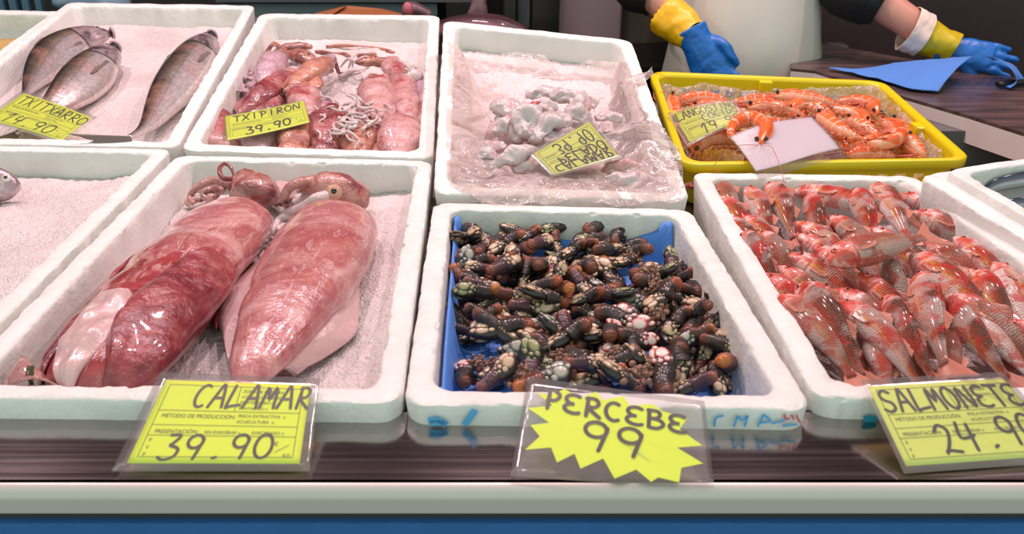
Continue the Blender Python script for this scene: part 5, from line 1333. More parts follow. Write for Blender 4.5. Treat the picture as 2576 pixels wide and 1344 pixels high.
def card(name, label, C, fr_n=None, inset=(.06, .07), bend=0.0, texts=(), printed=True, paper=None, pw=.0016, vflip=False, poly=None, group='laminated price cards', curl=0.0):
    TL, TR, BR, BL = [np.asarray(c, float) for c in C]; N = nrm(np.cross(TR - TL, BL - TL)); N = -N if N[2] < 0 else N
    def S(u, v, off=0.0):
        u = np.asarray(u, float); v = np.asarray(v, float)
        a = TL * (1 - u[..., None]) + TR * u[..., None]; b = BL * (1 - u[..., None]) + BR * u[..., None]
        z = bend * 4 * u * (1 - u) + curl * np.clip(v - .5, 0, 1) ** 2 * 4
        return a * (1 - v[..., None]) + b * v[..., None] + N * (z + off)[..., None]
    root = empty(name, (TL + TR + BR + BL) / 4, label, 'price card', group)
    Wc = np.linalg.norm(TR - TL); Hc = np.linalg.norm(BL - TL)
    rr = .05
    def gridrect(u0, u1, v0, v1, off, th, nm, mat):
        def fn(u, v):
            return S(u0 + (u1 - u0) * u, v0 + (v1 - v0) * v, off)
        V, F, A = grid(fn, 20, 12); V, F, A = slab(V, F, A, N, th); return MB().add(V, F, A).build(nm, mat, root)
    a, b = inset
    if poly is None: gridrect(a, 1 - a, b, 1 - b, 0.0, .0003, 'yellow_paper', paper or m_card)
    else:
        P = S(np.array([p[0] for p in poly]), np.array([p[1] for p in poly]), 0.0); n = len(P); c = P.mean(0)
        V = np.vstack([P, c, P - N * .0003, c - N * .0003]); F = []
        for i in range(n):
            j = (i + 1) % n; F += [(n, i, j), (2 * n + 1, n + 1 + j, n + 1 + i), (i, n + 1 + i, n + 1 + j, j)]
        MB().add(V, F).build('star_paper', paper or m_card, root, False)
    def stroke(b_, uv, w, off):
        P = S(uv[:, 0], uv[:, 1], off); n = len(P); T = nrm(np.gradient(P, axis=0)); B = nrm(np.cross(T, N))
        ww = np.full(n, w / 2); P2 = P.copy()
        V = np.vstack([P2 + B * ww[:, None], P2 - B * ww[:, None]]); F = [(i, i + 1, n + i + 1, n + i) for i in range(n - 1)]
        b_.add(V, F)
        for e in (P[0], P[-1]):
            k = 10; cc = [e + B[0] * w / 2 * math.cos(2 * math.pi * q / k) + T[0] * w / 2 * math.sin(2 * math.pi * q / k) + N * .00002 for q in range(k)]; b_.add(cc, [tuple(range(k))])
    if texts:
        hb = MB(); rs = random.Random(len(label)); z = 0
        for (tx, u0, v0, u1, v1, cw, slant, wt) in texts:
            """text runs from (u0,v0) to (u1,v1) = baseline; cw = letter height in v"""
            n = len(tx); step = 1.0 / n
            for i, ch in enumerate(tx):
                for st in GL.get(ch, []):
                    q = np.array(st, float); q[:, 0] += slant * q[:, 1]
                    q3 = catmull(np.column_stack([q, q[:, 0] * 0]), max(8, len(q) * 5)) if len(q) > 2 else np.column_stack([q, q[:, 0] * 0])
                    if len(q) == 2: q3 = catmull(q3, 8)
                    f = (i + .08 + q3[:, 0] * .80) * step
                    u = u0 + (u1 - u0) * f; v = v0 + (v1 - v0) * f - q3[:, 1] * cw
                    if vflip: v = 1 - v
                    z += 1; stroke(hb, np.column_stack([u, v]), wt, .0005 + z * .000004)
        hb.build('handwriting', m_mark, root, False)
    if printed:
        pb = MB()
        def line(u0, v0, u1, v1, w=.0005):
            t = np.linspace(0, 1, 14); uv = np.column_stack([u0 + (u1 - u0) * t, v0 + (v1 - v0) * t])
            if vflip: uv[:, 1] = 1 - uv[:, 1]
            stroke(pb, uv, w, .0004)
        l, r_, t_, bb = a + .04, 1 - a - .04, b + .05, 1 - b - .06
        for q in ((l, t_, r_, t_), (l, bb, r_, bb), (l, t_, l, bb), (r_, t_, r_, bb), (l, .40, r_, .40), (l, .55, r_, .55), (l, .655, r_, .655), (.53, t_, .53, .40)): line(*q)
        line(r_ - .10, bb - .05, r_ - .03, .74)
        for (tx, u, v, sz) in (('MÉTODO DE PRODUCCIÓN:', l + .03, .475, .055), ('PRESENTACIÓN:', l + .03, .635, .055), ('SIN EVISCERAR □', .40, .635, .045), ('EVISCERADO □', .66, .635, .045), ('PESCA EXTRACTIVA  □', .56, .46, .045), ('ACUICULTURA  □', .56, .52, .045),
                               ('ZONA DE CAPTURA', .55, .19, .045), ('ATLANTICO NORDESTE □', .55, .25, .04), ('MEDITERRANEO □', .55, .31, .04), ('CANTABRICO □', .55, .375, .04), ('P', l + .02, .72, .05), ('V', l + .02, .79, .05), ('P', l + .02, .86, .05), ('€', r_ - .11, .75, .06), ('KG', r_ - .055, .865, .05)):
            cu = bpy.data.curves.new('t', 'FONT'); cu.body = tx.replace('□', 'o'); cu.size = 1.0; cu.fill_mode = 'FRONT'; to = bpy.data.objects.new('t', cu); COL.objects.link(to)
            dg = bpy.context.evaluated_depsgraph_get(); me = bpy.data.meshes.new_from_object(to.evaluated_get(dg))
            vv = np.zeros(len(me.vertices) * 3); me.vertices.foreach_get('co', vv); vv = vv.reshape(-1, 3)
            fs_ = [tuple(p.vertices) for p in me.polygons]
            uu = u + vv[:, 0] * sz * .80 * Hc / Wc; v_ = v - vv[:, 1] * sz
            if vflip: v_ = 1 - v_
            if len(vv): pb.add(S(uu, v_, .00042), fs_)
            bpy.data.objects.remove(to); bpy.data.meshes.remove(me)
        pb.build('printed_form', m_print, root, False)
    gridrect(0, 1, 0, 1, .0012, .0016, 'laminate', m_lam)
    return root
_fc = FR['CAL']
card('price_card', 'yellow price card reading CALAMAR 39.90 leaning over the front rim', [at_z(404, 938, RIM + .010), at_z(806, 955, RIM + .010), at_z(778, 1186, ZL + .004), at_z(282, 1186, ZL + .004)], inset=(.055, .075), texts=[('CALAMAR', .26, .36, .96, .345, .24, .25, .0026), ('39.90', .19, .895, .80, .87, .24, .10, .0026)])
star = [(.055, .09), (.17, .12), (.165, .075), (.28, .125), (.38, .045), (.43, .135), (.55, .065), (.60, .15), (.71, .09), (.77, .165), (.90, .165), (.93, .30), (.875, .33), (.99, .52), (.93, .55), (1.0, .78), (.90, .83), (.905, .985), (.80, .93), (.76, .99), (.67, .90), (.54, .985), (.49, .82), (.36, .93), (.33, .76), (.215, .865), (.185, .72), (.03, .76), (.10, .56), (.045, .44), (.165, .40), (.03, .22), (.15, .20)]
def star_uv():
    # pixel outline of the starburst, mapped back to the card's own u,v
    px = [(1352, 990), (1385, 995), (1424, 978), (1465, 1003), (1505, 984), (1520, 1008), (1573, 996), (1590, 1022), (1645, 1017), (1670, 1036), (1731, 1055), (1712, 1085), (1768, 1127), (1705, 1133), (1770, 1173), (1716, 1184), (1710, 1220), (1658, 1208), (1640, 1219), (1603, 1189), (1548, 1211), (1520, 1162), (1462, 1187), (1447, 1151), (1402, 1172), (1387, 1135), (1320, 1141), (1358, 1107), (1334, 1078), (1383, 1071), (1327, 1032), (1392, 1025)]
    C = [np.array(c) for c in ((1328, 950), (1772, 1012), (1796, 1226), (1284, 1200))]; out = []
    for p in px:
        p = np.array(p, float); uv = np.array([.5, .5])
        for _ in range(12):
            u, v = uv; q = (C[0] * (1 - u) + C[1] * u) * (1 - v) + (C[3] * (1 - u) + C[2] * u) * v
            du = (C[1] - C[0]) * (1 - v) + (C[2] - C[3]) * v; dv = (C[3] * (1 - u) + C[2] * u) - (C[0] * (1 - u) + C[1] * u)
            uv = uv + np.linalg.solve(np.column_stack([du, dv]), p - q)
        out.append((uv[0], uv[1] * .96 + .015))
    return out
card('price_card', 'star-shaped yellow price card reading PERCEBE 99 in a clear sleeve', [at_z(1328, 950, RIM + .010), at_z(1772, 1012, RIM + .010), at_z(1796, 1226, ZL + .004), at_z(1284, 1200, ZL + .004)], texts=[('PERCEBE', .10, .30, .90, .42, .20, .05, .0034), ('99', .32, .68, .68, .74, .30, .12, .0034)], printed=False, poly=star_uv())
card('price_card', 'yellow price card reading SALMONETE 24.90 at the front right', [at_z(2165, 958, RIM + .012), at_z(2522, 938, RIM + .012), at_z(2715, 1160, ZL + .004), at_z(2275, 1192, ZL + .004)], inset=(.03, .07), paper=m_card_p, texts=[('SALMONETE', .06, .37, .99, .38, .24, -.05, .0026), ('24.90', .27, .85, .94, .77, .30, .05, .0028)])
card('price_card', 'yellow price card reading TXITXARRO 14.90 lying on the horse mackerels', [ft.at(58, 228, .006), ft.at(243, 296, .000), ft.at(158, 362, -.006), ft.at(-50, 305, .002)], inset=(.04, .06), texts=[('TXITXARRO', .10, .36, .97, .37, .24, .15, .0022), ('14.90', .16, .88, .78, .88, .26, .35, .0022)], bend=.003)
card('price_card', 'yellow price card reading TXIPIRON 39.90 lying on the small pink squid', [fx.at(563, 291, .010), fx.at(766, 250, .012), fx.at(782, 308, .004), fx.at(568, 355, .002)], inset=(.015, .03), texts=[('TXIPIRON', .10, .33, .93, .33, .22, .05, .0022), ('39.90', .23, .90, .78, .87, .26, .05, .0028)], bend=-.002)
card('price_card', 'pale yellow price card seen upside down from its back on the white squid', [fg_.at(1330, 388, .014), fg_.at(1484, 296, .018), fg_.at(1572, 398, .010), fg_.at(1388, 446, .010)][0:4], inset=(.05, .06), paper=m_card_p, vflip=True, texts=[('39.90', .30, .86, .86, .84, .30, .05, .0024), ('PELADO', .22, .50, .92, .50, .20, 0, .0026), ('CALAMAR', .12, .30, .92, .30, .20, 0, .0026)])
card('price_card', 'yellow price card reading LANGOSTINO COCIDO 19.90 on the cooked prawns', [fy.at(1678, 286, .006), fy.at(1846, 252, .008), fy.at(1886, 308, .004), fy.at(1730, 372, .000)], inset=(.06, .07), paper=M_plain('yellow_green_paper', 'd3e23c', .5, var=.02, bump=0), texts=[('LANGOSTINO', .06, .33, .97, .31, .22, .05, .0022), ('COCIDO', .38, .56, .95, .52, .20, .0, .0020), ('19.90', .28, .90, .92, .86, .28, .08, .0024)], bend=.006)
# blank white slip in its clear sleeve over the crate's front
C = [fy.at(1838, 345, .006), fy.at(2042, 292, .012), fy.at(2112, 375, .004), fy.at(1902, 428, .012)]
r = empty('white_slip', sum(C) / 4, 'blank white paper slip in a clear sleeve hanging over the crate front', 'paper')
def fn(u, v): u = u[:, None]; v = v[:, None]; return (C[0] * (1 - u) + C[1] * u) * (1 - v) + (C[3] * (1 - u) + C[2] * u) * v + up_ * (.006 * np.sin(np.pi * u) * (1 - v) + .002 * np.sin(5 * u + 4 * v))
V, F, A = grid(fn, 24, 16); V, F, A = slab(V, F, A, up_, .0004); MB().add(V, F, A).build('white_paper', M_plain('white_paper', 'e9dfe8', .45, var=.02, bump=.05), r)
def fn2(u, v): return fn(-.02 + u * 1.05, -.03 + v * 1.22) + up_ * (.0012 - .022 * np.clip(v - .82, 0, 1))[:, None]
V, F, A = grid(fn2, 24, 20); MB().add(V, F, A).build('sleeve', m_lam, r)

# marker writing and stamp on the barnacle box front, blue dabs
def front_strokes(key, strokes, mat, name, label, cat, w):
    fr = FR[key]; b = MB(); y0 = (fr.P[3] + fr.P[2]) / 2
    dirx = nrm(fr.P[2] - fr.P[3]); nf = nrm(np.cross(dirx, [0, 0, 1])); p0 = fr.P[3] + nf * .0006 * (1 if nf[1] < 0 else -1)
    nf = nf if nf[1] < 0 else -nf; sl = .008 / .11
    for st in strokes:
        P = np.array([on_plane(x, y, p0 + nf * .001, nf) for x, y in st]); P = catmull(P, 10)
        P = P + nf * 0.0012; T = nrm(np.gradient(P, axis=0)); B = np.cross(T, nf)
        n = len(P); V = np.vstack([P + B * w / 2, P - B * w / 2]); b.add(V, [(i, i + 1, n + i + 1, n + i) for i in range(n - 1)])
    c = b.build(name, mat, {'BAR': B_bar, 'MUL': B_mul}[key], False)
    c['label'] = label; return c
front_strokes('BAR', [[(1820, 1044), (1800, 1050), (1796, 1072)], [(1855, 1044), (1845, 1072)], [(1856, 1046), (1866, 1056), (1880, 1044)], [(1880, 1044), (1872, 1072)], [(1920, 1042), (1905, 1072)], [(1920, 1042), (1938, 1058), (1912, 1062)], [(1940, 1064), (1975, 1056)], [(1968, 1070), (2005, 1066)]], m_ink_b, 'marker_writing', 'faint blue marker letters', 'writing', .0022)
front_strokes('BAR', [[(1972, 1040), (1975, 1052), (1986, 1052)], [(1990, 1042), (1996, 1054)], [(2002, 1042), (2008, 1056), (2014, 1062)]], m_ink_r, 'red_stamp', 'faded red stamp', 'stamp', .0020)
front_strokes('BAR', [[(1078, 1058), (1098, 1054), (1124, 1066)], [(1080, 1064), (1110, 1062), (1124, 1068)]], m_ink_b, 'blue_dab', 'blue marker dab', 'writing', .0060)
front_strokes('BAR', [[(1196, 1030), (1182, 1050), (1168, 1068)]], m_ink_b, 'blue_stroke', 'slanting blue marker stroke', 'writing', .0062)
front_strokes('MUL', [[(2172, 1058), (2185, 1056), (2200, 1062)]], M_plain('teal_ink', '2f9cb8', .4, bump=0), 'teal_dot', 'teal blue round dab', 'writing', .0110)
# ================================================================ people
m_skin = M_plain('skin', 'c48a78', .45, var=.10, nscale=40, bump=.15); m_blk = M_plain('black_knit', '0f0d0e', .85, var=.4, nscale=120, bump=.6)
m_apr = M_plain('cream_rubber_apron', 'cfc9bf', .32, var=.05, nscale=18, bump=.06, coat=.2)
m_gly = M_plain('yellow_rubber', 'e2ae08', .38, var=.05, nscale=30, bump=.1); m_glb = M_plain('blue_rubber', '1163b4', .40, var=.10, nscale=30, bump=.1)
m_gly2 = M_plain('greenish_yellow_rubber', 'bfa80e', .42, var=.06, nscale=30, bump=.1); m_cuff = M_plain('white_flock_cuff', 'dfc9bb', .8, var=.05, nscale=90, bump=.3); m_pantd = M_plain('dark_olive_cloth', '4a4438', .8, var=.3, nscale=12, bump=.5)
def skin_mesh(name, nodes, edges, mat, parent, sub=2, base=None, root_i=0):
    """nodes: [(xyz, r)] ; grown with Skin + Subdivision and applied to one mesh"""
    me = bpy.data.meshes.new(name); org = np.asarray(base if base is not None else nodes[0][0], float)
    me.from_pydata([tuple(np.asarray(p, float) - org) for p, r in nodes], edges, []); o = bpy.data.objects.new(name, me); COL.objects.link(o)
    md = o.modifiers.new('skin', 'SKIN'); md.use_smooth_shade = True; md.branch_smoothing = .6
    for i, (p, r) in enumerate(nodes):
        sv = me.skin_vertices[0].data[i]; rr = r if isinstance(r, tuple) else (r, r); sv.radius = rr; sv.use_root = (i == root_i)
    ss = o.modifiers.new('s', 'SUBSURF'); ss.levels = sub; ss.render_levels = sub
    dg = bpy.context.evaluated_depsgraph_get(); dg.update(); m2 = bpy.data.meshes.new_from_object(o.evaluated_get(dg))
    o.modifiers.clear(); o.data = m2; m2.materials.clear(); m2.materials.append(mat); m2.polygons.foreach_set('use_smooth', [True] * len(m2.polygons))
    if parent is not None: o.parent = parent; o.location = [float(t) for t in (org - abs_loc(parent))]
    else: o.location = [float(t) for t in org]
    return o
YP = 2.18
def pp(x, y, Y): return at_y(x, y, Y)
# ---- the fishmonger in the apron
cx = float(pp(1868, 90, YP + .1)[0])
per = empty('person', (cx, YP + .10, 0), 'person in a cream apron and black sleeves wearing blue and yellow gloves', 'person')
sR = np.array([cx - .20, YP + .10, 1.46]); sL = np.array([cx + .20, YP + .08, 1.46])
eR = pp(1590, -70, YP - .02); wR = pp(1745, 92, YP - .16); hR = pp(1790, 140, YP - .17)
eL = pp(2110, -60, YP - .02); wL = pp(2388, 122, YP - .15); hL = pp(2420, 140, YP - .16)
B0 = np.array([cx, YP + .10, 0])
nodes = [(B0 + [0, 0, .98], (.15, .12)), (B0 + [0, 0, 1.15], (.14, .11)), (B0 + [0, 0, 1.32], (.155, .115)), (B0 + [0, 0, 1.46], (.12, .10)), (B0 + [0, -.01, 1.56], .058), (B0 + [0, -.02, 1.66], (.075, .085)), (B0 + [0, -.02, 1.76], (.070, .085)),
         (sR, .062), (sL, .062), (eR, .048), (eL, .048), (wR, .030), (wL, .032), (B0 + [-.10, 0, .90], .095), (B0 + [.10, 0, .90], .095), (B0 + [-.11, -.01, .48], .062), (B0 + [.11, -.01, .48], .062), (B0 + [-.11, .02, .08], .042), (B0 + [.11, .02, .08], .042), (B0 + [-.12, -.14, .04], .035), (B0 + [.12, -.14, .04], .035)]
edges = [(0, 1), (1, 2), (2, 3), (3, 4), (4, 5), (5, 6), (3, 7), (3, 8), (7, 9), (8, 10), (9, 11), (10, 12), (0, 13), (0, 14), (13, 15), (14, 16), (15, 17), (16, 18), (17, 19), (18, 20)]
skin_mesh('body', nodes, edges, m_skin, per)
# sweater: torso and two sleeves (cuts open at the forearm)
tp = catmull([B0 + [0, 0, .92], B0 + [0, 0, 1.1], B0 + [0, 0, 1.3], B0 + [0, 0, 1.47], B0 + [0, 0, 1.53]], 24)
V, F, A = sweep(tp, .135, .135, np.interp(np.linspace(0, 1, 24), [0, .4, .8, .95, 1], [.185, .17, .205, .16, .08]), (0, -1, 0), 30); V = V + nrm(V - np.array([cx, YP + .1, 1.2])) * (fbm(V * 9, 3, 2) * .01)[:, None]
MB().add(V, F, A).build('sweater', m_blk, per)
def sleeve(a, b, c, f, r0, r1, nm='sleeve', mat=m_blk):
    P = catmull([a, b, b + (c - b) * f], 26); rr = np.linspace(r0, r1, 26)
    V, F, A = sweep(P, rr, rr, rr, (0, .3, 1), 22); V = V + nrm(V - np.vstack([np.repeat(P, 22, 0), P[0], P[-1]])) * (fbm(V * 26, 3, 5) * .007)[:, None]; return MB().add(V, F, A).build(nm, mat, per)
sleeve(sR, eR, wR, .38, .075, .047); sleeve(sL, eL, wL, .40, .078, .052)
sleeve(B0 + [-.10, 0, .92], B0 + [-.11, 0, .5], B0 + [-.11, .02, .08], .98, .105, .075, 'trouser_leg', m_pantd); sleeve(B0 + [.10, 0, .92], B0 + [.11, 0, .5], B0 + [.11, .02, .08], .98, .105, .075, 'trouser_leg', m_pantd)
# apron: a curved sheet from chest to below the counter
def fn(u, v):
    z = 1.42 - v * .86; hw = np.interp(z, [.56, .95, 1.05, 1.16, 1.24, 1.42], [.235, .205, .188, .178, .184, .150])
    a = (u - .5) * 2.5
    x = cx - .012 + hw * np.sin(a) / math.sin(1.25); y = YP + .10 - (.165 + .03 * np.exp(-((z - 1.0) / .2) ** 2)) * np.cos(a * .95) + .0
    p = np.column_stack([x * 7, z * 3.2, x * 0]); y = y + .010 * fbm(p, 2, 3) + .012 * np.sin(a * 6 + z * 5) * np.exp(-((np.abs(u - .5) - .45) / .12) ** 2)
    return np.column_stack([x, y, z])
V, F, A = grid(fn, 60, 60); V, F, A = slab(V, F, A, (0, -1, 0), .002); MB().add(V, F, A).build('apron', m_apr, per)
# gloves
def hand_glove(w, d, thumb_side, palmn, nm, L, thumb_pts=None, spread=.16, curl=.35, mat=None):
    """rubber glove hand: w wrist, d direction, thumb_side, palmn towards the palm; palm + four jointed fingers + thumb fused into one skin"""
    d = nrm(d); t = nrm(thumb_side - d * np.dot(thumb_side, d)); n = nrm(np.cross(d, t)); n = n if np.dot(n, palmn) > 0 else -n
    k_ = L / .19; b = MB()
    V, F, A = sweep(catmull([w - d * .045, w - d * .01, w + d * .03 * k_, w + d * .065 * k_, w + d * .092 * k_], 16), np.linspace(.034 / k_, .014, 16) * k_, np.linspace(.033 / k_, .016, 16) * k_, np.interp(np.arange(16), [0, 4, 10, 15], [.039 / k_, .036, .044, .045]) * k_, n, 20, .9); b.add(V, F)
    for k, (off, ln) in enumerate(zip((.80, .27, -.27, -.78), (.072, .080, .074, .060))):
        p1 = w + d * (.086 - .006 * off * off - (.008 if off < -.5 else 0)) * k_ + t * off * .044 * k_; dr = nrm(d + t * off * spread); q = [p1 - dr * .02, p1]
        for j, fl in enumerate((.45, .32, .23)):
            dr = nrm(dr + n * curl * (.6 + .12 * k) * (.6 if j == 0 else 1)); p1 = p1 + dr * ln * k_ * fl; q.append(p1)
        P = catmull(q, 22); r = np.linspace(.0120, .0088, 22) * k_; r = r * (1 + .07 * np.cos(np.linspace(0, 4 * math.pi, 22))); r[-1] *= .55; r[-2] *= .85
        V, F, A = tube(P, r, 12); b.add(V, F)
    if thumb_pts is None: thumb_pts = [w + d * .02 * k_ + t * .02 * k_, w + d * .045 * k_ + t * .048 * k_ + n * .01, w + d * .078 * k_ + t * .062 * k_ + n * .016, w + d * .104 * k_ + t * .066 * k_ + n * .020]
    P = catmull(thumb_pts, 20); r = np.interp(np.arange(20), [0, 7, 14, 18, 19], [.018, .0155, .0130, .0105, .006]) * k_; V, F, A = tube(P, r, 12); b.add(V, F)
    o = b.build(nm, mat or m_glb, per); md = o.modifiers.new('r', 'REMESH'); md.mode = 'VOXEL'; md.voxel_size = .0026; sm = o.modifiers.new('s', 'SMOOTH'); sm.iterations = 9; sm.factor = .5
    dg = bpy.context.evaluated_depsgraph_get(); dg.update(); m2 = bpy.data.meshes.new_from_object(o.evaluated_get(dg)); o.modifiers.clear()
    co = np.zeros(len(m2.vertices) * 3); m2.vertices.foreach_get('co', co); co = co.reshape(-1, 3); no = np.zeros(len(m2.vertices) * 3); m2.vertices.foreach_get('normal', no)
    co += no.reshape(-1, 3) * (fbm(co * 55, 3, 3) * .0013)[:, None]; m2.vertices.foreach_set('co', co.ravel()); m2.polygons.foreach_set('use_smooth', [True] * len(m2.polygons)); o.data = m2; return o
def cuff_tube(a, b, r0, r1, mat, nm, wav=.004, seed=0, lobes=26):
    P = catmull([a, (a + b) / 2, b], 24); rr = np.linspace(r0, r1, 24); d = nrm(b - a)
    V, F, A = sweep(P, rr, rr * .95, rr, (0, 0, 1), 52, cap=False)
    V = V + nrm(V - np.repeat(P, 52, 0)) * (fbm(V * 32 + seed, 3, seed) * .0045)[:, None]
    an = np.tile(np.arange(52), 24); row = np.repeat(np.arange(24), 52); V = V - d * (np.where(row == 0, (an % 2) * wav, 0))[:, None]
    # inner skin so that it is a real tube
    Vi = V - nrm(V - np.repeat(P, 52, 0)) * .0015; n = len(V); F2 = list(F) + [tuple(i + n for i in f[::-1]) for f in F] + [(j, (j + 1) % 52 + n if False else j + n, (j + 1) % 52 + n, (j + 1) % 52) for j in range(52)]
    return MB().add(np.vstack([V, Vi]), F2, np.vstack([A, A])).build(nm, mat, per)
dR = nrm(pp(1800, 195, YP - .20) - wR)
cuff_tube(pp(1680, 45, YP - .10), wR + dR * -.002, .052, .035, m_gly, 'yellow_glove_cuff', seed=3)
hand_glove(wR + dR * .028, dR, np.array([1, -.25, .35]), np.array([0, .8, -.3]), 'blue_glove', .185, [pp(1772, 100, YP - .16), pp(1815, 112, YP - .19), pp(1838, 142, YP - .20), pp(1855, 168, YP - .20)], .30, .10)
dL = nrm(pp(2520, 152, YP - .20) - wL)
cuff_tube(pp(2308, 82, YP - .12), wL + dL * .010, .044, .036, m_gly2, 'yellow_glove_cuff', seed=6)
cuff_tube(pp(2282, 72, YP - .115), pp(2322, 90, YP - .122), .052, .053, m_cuff, 'turned_back_cuff', wav=0, seed=2)
hand_glove(wL + dL * .02, dL, np.array([.1, -.55, -.75]), np.array([0, .6, -1.0]), 'blue_glove', .150, None, .10, .10)
# ---- second person behind, only a side of the apron and dark clothes in view
Y2 = 2.62; c2x = float(pp(1585, 60, Y2)[0]); q = empty('person', (c2x, Y2, 0), 'person further back in a pale lilac-grey apron and dark olive trousers', 'person'); per2 = q; B2 = np.array([c2x, Y2 + .05, 0])
nodes = [(B2 + [0, 0, .98], (.15, .12)), (B2 + [0, 0, 1.2], (.14, .11)), (B2 + [0, 0, 1.42], (.13, .10)), (B2 + [0, 0, 1.55], .056), (B2 + [0, 0, 1.66], .082), (B2 + [-.20, 0, 1.42], .06), (B2 + [.20, 0, 1.42], .06), (B2 + [-.28, -.02, 1.16], .045), (B2 + [.26, .05, 1.2], .045), (B2 + [-.22, -.15, 1.30], .035), (B2 + [.16, -.12, 1.35], .035),
         (B2 + [-.1, 0, .88], .095), (B2 + [.1, 0, .88], .095), (B2 + [-.11, 0, .48], .06), (B2 + [.11, 0, .48], .06), (B2 + [-.11, 0, .06], .045), (B2 + [.11, 0, .06], .045)]
edges = [(0, 1), (1, 2), (2, 3), (3, 4), (2, 5), (2, 6), (5, 7), (6, 8), (7, 9), (8, 10), (0, 11), (0, 12), (11, 13), (12, 14), (13, 15), (14, 16)]
skin_mesh('body', nodes, edges, m_skin, per2)
tp = catmull([B2 + [.0, 0, .5], B2 + [0, 0, .9], B2 + [0, 0, 1.2], B2 + [0, 0, 1.5]], 24); V, F, A = sweep(tp, .15, .15, .185, (0, -1, 0), 30); V = V + nrm(V - B2 - [0, 0, 1.1]) * (fbm(V * 8, 3, 8) * .016)[:, None]; MB().add(V, F, A).build('dark_overall', m_pantd, per2)
def fn(u, v):
    z = 1.45 - v * .85; a = (u - .5) * 1.5 - .95; x = c2x + .205 * np.sin(a); y = Y2 + .05 - .17 * np.cos(a); p = np.column_stack([x * 9, z * 4, x * 0]); y = y + .008 * fbm(p, 2, 1) - .004
    return np.column_stack([x, y, z])
V, F, A = grid(fn, 40, 40); V, F, A = slab(V, F, A, (0, -1, 0), .002); MB().add(V, F, A).build('apron', M_plain('lilac_grey_apron', '7f7074', .5, var=.1, nscale=10, bump=.2), per2)

# ---- blue cloth held by the left glove, lying on the worktop
m_cloth = M_plain('blue_paper_cloth', '4a7fca', .8, var=.06, nscale=90, bump=.4)
zt_ = 1.003
E1 = [at_z(2085, 174, zt_), at_z(2160, 178, zt_), at_z(2270, 160, zt_ + .012), at_z(2370, 152, zt_ + .03), at_z(2446, 146, zt_ + .05)]
E2 = [at_z(2085, 176, zt_), at_z(2150, 190, zt_), at_z(2230, 210, zt_), at_z(2290, 228, zt_), at_z(2360, 235, zt_)]
A1, A2 = catmull(E1, 40), catmull(E2, 40)
def fn(u, v):
    k = (u * 39).round().astype(int); b = A1[k] * (1 - v[:, None]) + A2[k] * v[:, None]; return b + np.array([0, 0, 1]) * (.004 + .010 * np.sin(v * 3.1) * u + .003 * np.abs(fbm(b * 30, 2, 2)))[:, None]
r = empty('blue_cloth', at_z(2280, 210, zt_), 'blue paper cloth pinned under the right-hand glove on the worktop', 'cloth')
V, F, A = grid(fn, 40, 24); V, F, A = slab(V, F, A, (0, 0, 1), .001); MB().add(V, F, A).build('cloth_sheet', m_cloth, r)
E1 = [pp(2478, 138, YP - .30), pp(2510, 150, YP - .32), pp(2545, 175, YP - .34), pp(2558, 205, YP - .36), pp(2540, 228, YP - .36)]; E2 = [pp(2500, 150, YP - .22), pp(2545, 160, YP - .24), pp(2568, 185, YP - .27), pp(2572, 215, YP - .30), pp(2520, 238, YP - .34)]
E1 = [np.array([p[0], p[1], max(p[2], zt_ + .003)]) for p in E1]; E2 = [np.array([p[0], p[1], max(p[2], zt_ + .003)]) for p in E2]
A1, A2 = catmull(E1, 30), catmull(E2, 30)
def fn(u, v): k = (u * 29).round().astype(int); return A1[k] * (1 - v[:, None]) + A2[k] * v[:, None]
V, F, A = grid(fn, 30, 12); V, F, A = slab(V, F, A, (0, 0, 1), .001); MB().add(V, F, A).build('cloth_end', m_cloth, r)
# black-handled knife at the right edge
a, b = at_z(2512, 212, zt_ + .006), at_z(2575, 206, zt_ + .006); r = empty('knife', a - [0, 0, .008], 'black-handled knife lying by the blue cloth at the right edge', 'knife')
V, F, A = sweep(catmull([a, (a + b) / 2, b], 12), .006, .006, .010, (0, 0, 1), 10); MB().add(V, F, A).build('handle', m_black, r)
c = b + nrm(b - a) * .16; V, F = poly_prism([b + [0, -.010, 0], c, b + [0, .012, 0]], (0, 0, 1), .0015); MB().add(V, F).build('blade', m_steel_dull, r, False)

# ---- large pink fish on the preparation table, tail up; dark fish tail behind; brown paper
m_pinkf = Mat('pink_scaled_skin', rough=.25, coat=.6); s, d, w = m_pinkf.xyz(m_pinkf.attr()); v_, r_ = rnd_vec(m_pinkf)
scv = m_pinkf.vor(1.0, m_pinkf.scale(m_pinkf.attr(), (46, 12, 0)), rand=.2); cl = m_pinkf.ramp(m_pinkf.math('ADD', d, m_pinkf.math('MULTIPLY', m_pinkf.noise(12, 4, v_), .4)), [(-.2, 'c89aa6'), (.5, 'b47884'), (.95, '4c3236')])
m_pinkf.set('col', m_pinkf.mix(.6, cl, m_pinkf.ramp(scv, [(.3, 1.0), (.6, .6)]), 'MULTIPLY')); m_pinkf.set('normal', m_pinkf.bump(scv, .4, .004)); m_pinkf = m_pinkf.m
P = [pp(1335, 92, 2.35), pp(1240, 70, 2.42), pp(1150, 66, 2.46), pp(1080, 78, 2.5)]
fish(P, (0, -.1, 1), .48, ([(0, .02), (.1, .05), (.35, .075), (.7, .06), (1, .03)], [(0, .02), (.1, .05), (.35, .08), (.7, .06), (1, .03)], [(0, .02), (.1, .05), (.35, .08), (.7, .06), (1, .02)]), m_pinkf, m_fing, 'large pink-scaled fish lying behind the white squid box', None, 'large_fish', dors=(), pect=False, tail=(.02, .02, .02), eye=(.03, .2, .002))
tl = empty('mottled_fish', pp(1200, 62, 2.5), 'dark mottled fish tail standing up behind the large pink fish', 'fish')
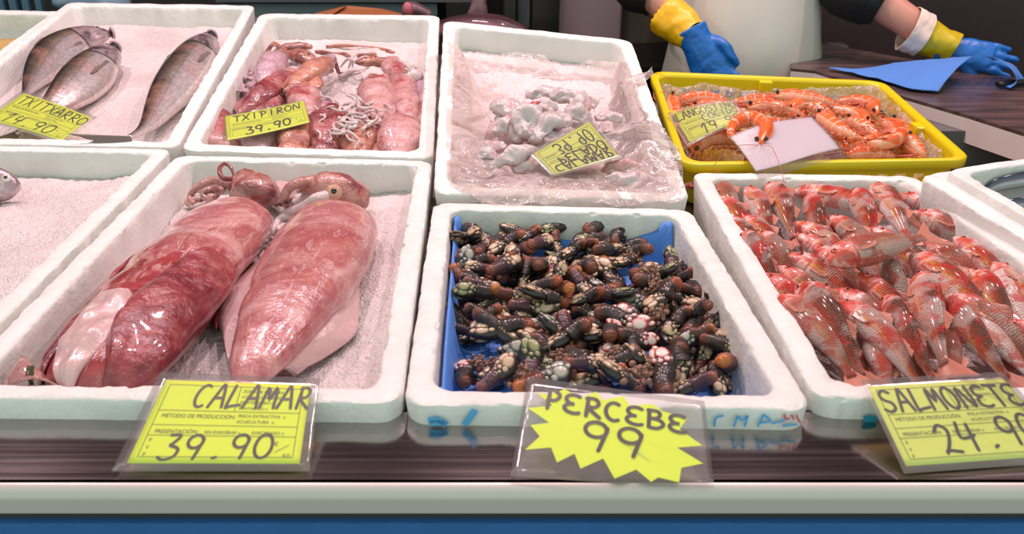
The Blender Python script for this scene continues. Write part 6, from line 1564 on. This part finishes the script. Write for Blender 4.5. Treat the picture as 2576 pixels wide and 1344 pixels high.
P = catmull([pp(1197, 78, 2.52), pp(1200, 50, 2.52), pp(1204, 20, 2.52), pp(1206, -25, 2.53)], 16); m_mot = M_plain('mottled_dark_skin', '6e5055', .35, var=.75, nscale=40, bump=.3, coat=.4)
V, F, A = sweep(P, .012, .012, np.array([.042] * 3 + list(np.linspace(.036, .020, 9)) + [.024, .032, .044, .06]), (0, -1, 0), 18); MB().add(V, F, A).build('tail_stalk', m_mot, tl)
V, F, A = sheet_fan([P[-3] + [-.02, 0, 0], P[-3] + [.02, 0, 0]], P[-1] + [-.10, 0, .06], P[-1] + [.10, 0, .06], P[-1] + [0, 0, .02], np.array([0, -1.0, 0])); MB().add(V, F, A).build('tail_fin', m_mot, tl)
dt = empty('dark_fish', pp(1035, 26, 2.7), 'dark fish with a pink mouth poking up behind the small squid box', 'fish')
P = catmull([pp(1022, 24, 2.62), pp(1045, 22, 2.62), pp(1085, 38, 2.62)], 14); V, F, A = sweep(P, np.linspace(.022, .012, 14), .02, np.linspace(.024, .014, 14), (0, 0, 1), 16); MB().add(V, F, A).build('dark_body', m_mot, dt)
V, F, L_ = ellipsoid(pp(1026, 24, 2.60), np.eye(3), (.017, .012, .022), 16, 10); MB().add(V, F, np.abs(L_)).build('pink_mouth', M_plain('pink_mouth_flesh', 'b5606a', .3, coat=.6), dt)
P_ = [pp(790, 34, 2.55), pp(880, 17, 2.6), pp(962, 22, 2.6), pp(1010, 34, 2.55), pp(1010, 60, 2.3), pp(800, 60, 2.3)]
V, F = poly_prism(P_[::-1], (0, 0, 1), .002); b = MB().add(V, F); ap = pp(872, 14, 2.58)
b.add([P_[0], ap, P_[2], P_[5]], [(0, 1, 2), (0, 3, 1)])
tag(b.build('brown_paper', M_plain('orange_brown_paper', 'a8683f', .6, var=.08), base=pp(900, 40, 2.55), smooth=False), 'orange-brown wrapping paper peeking over the small squid box', 'paper')
# brown sheet in the far left box
f9 = FR['FTL']
def fn(u, v): x = .04 + u * (f9.W - .08); y = .03 + v * (f9.L - .10); return f9.st(x, y, -.045 + .004 * fbm(np.column_stack([x, y, x * 0]) * 8, 2, 1))
V, F, A = grid(fn, 20, 30); V, F, A = slab(V, F, A, f9.n, .004); tag(MB().add(V, F, A).build('brown_sheet', M_plain('yellow_brown_cardboard', 'b99a5c', .55, var=.12, nscale=8), base=f9.st(np.array(f9.W / 2), np.array(f9.L / 2), np.array(-.05))), 'yellow-brown cardboard sheet inside the far left foam box', 'cardboard')
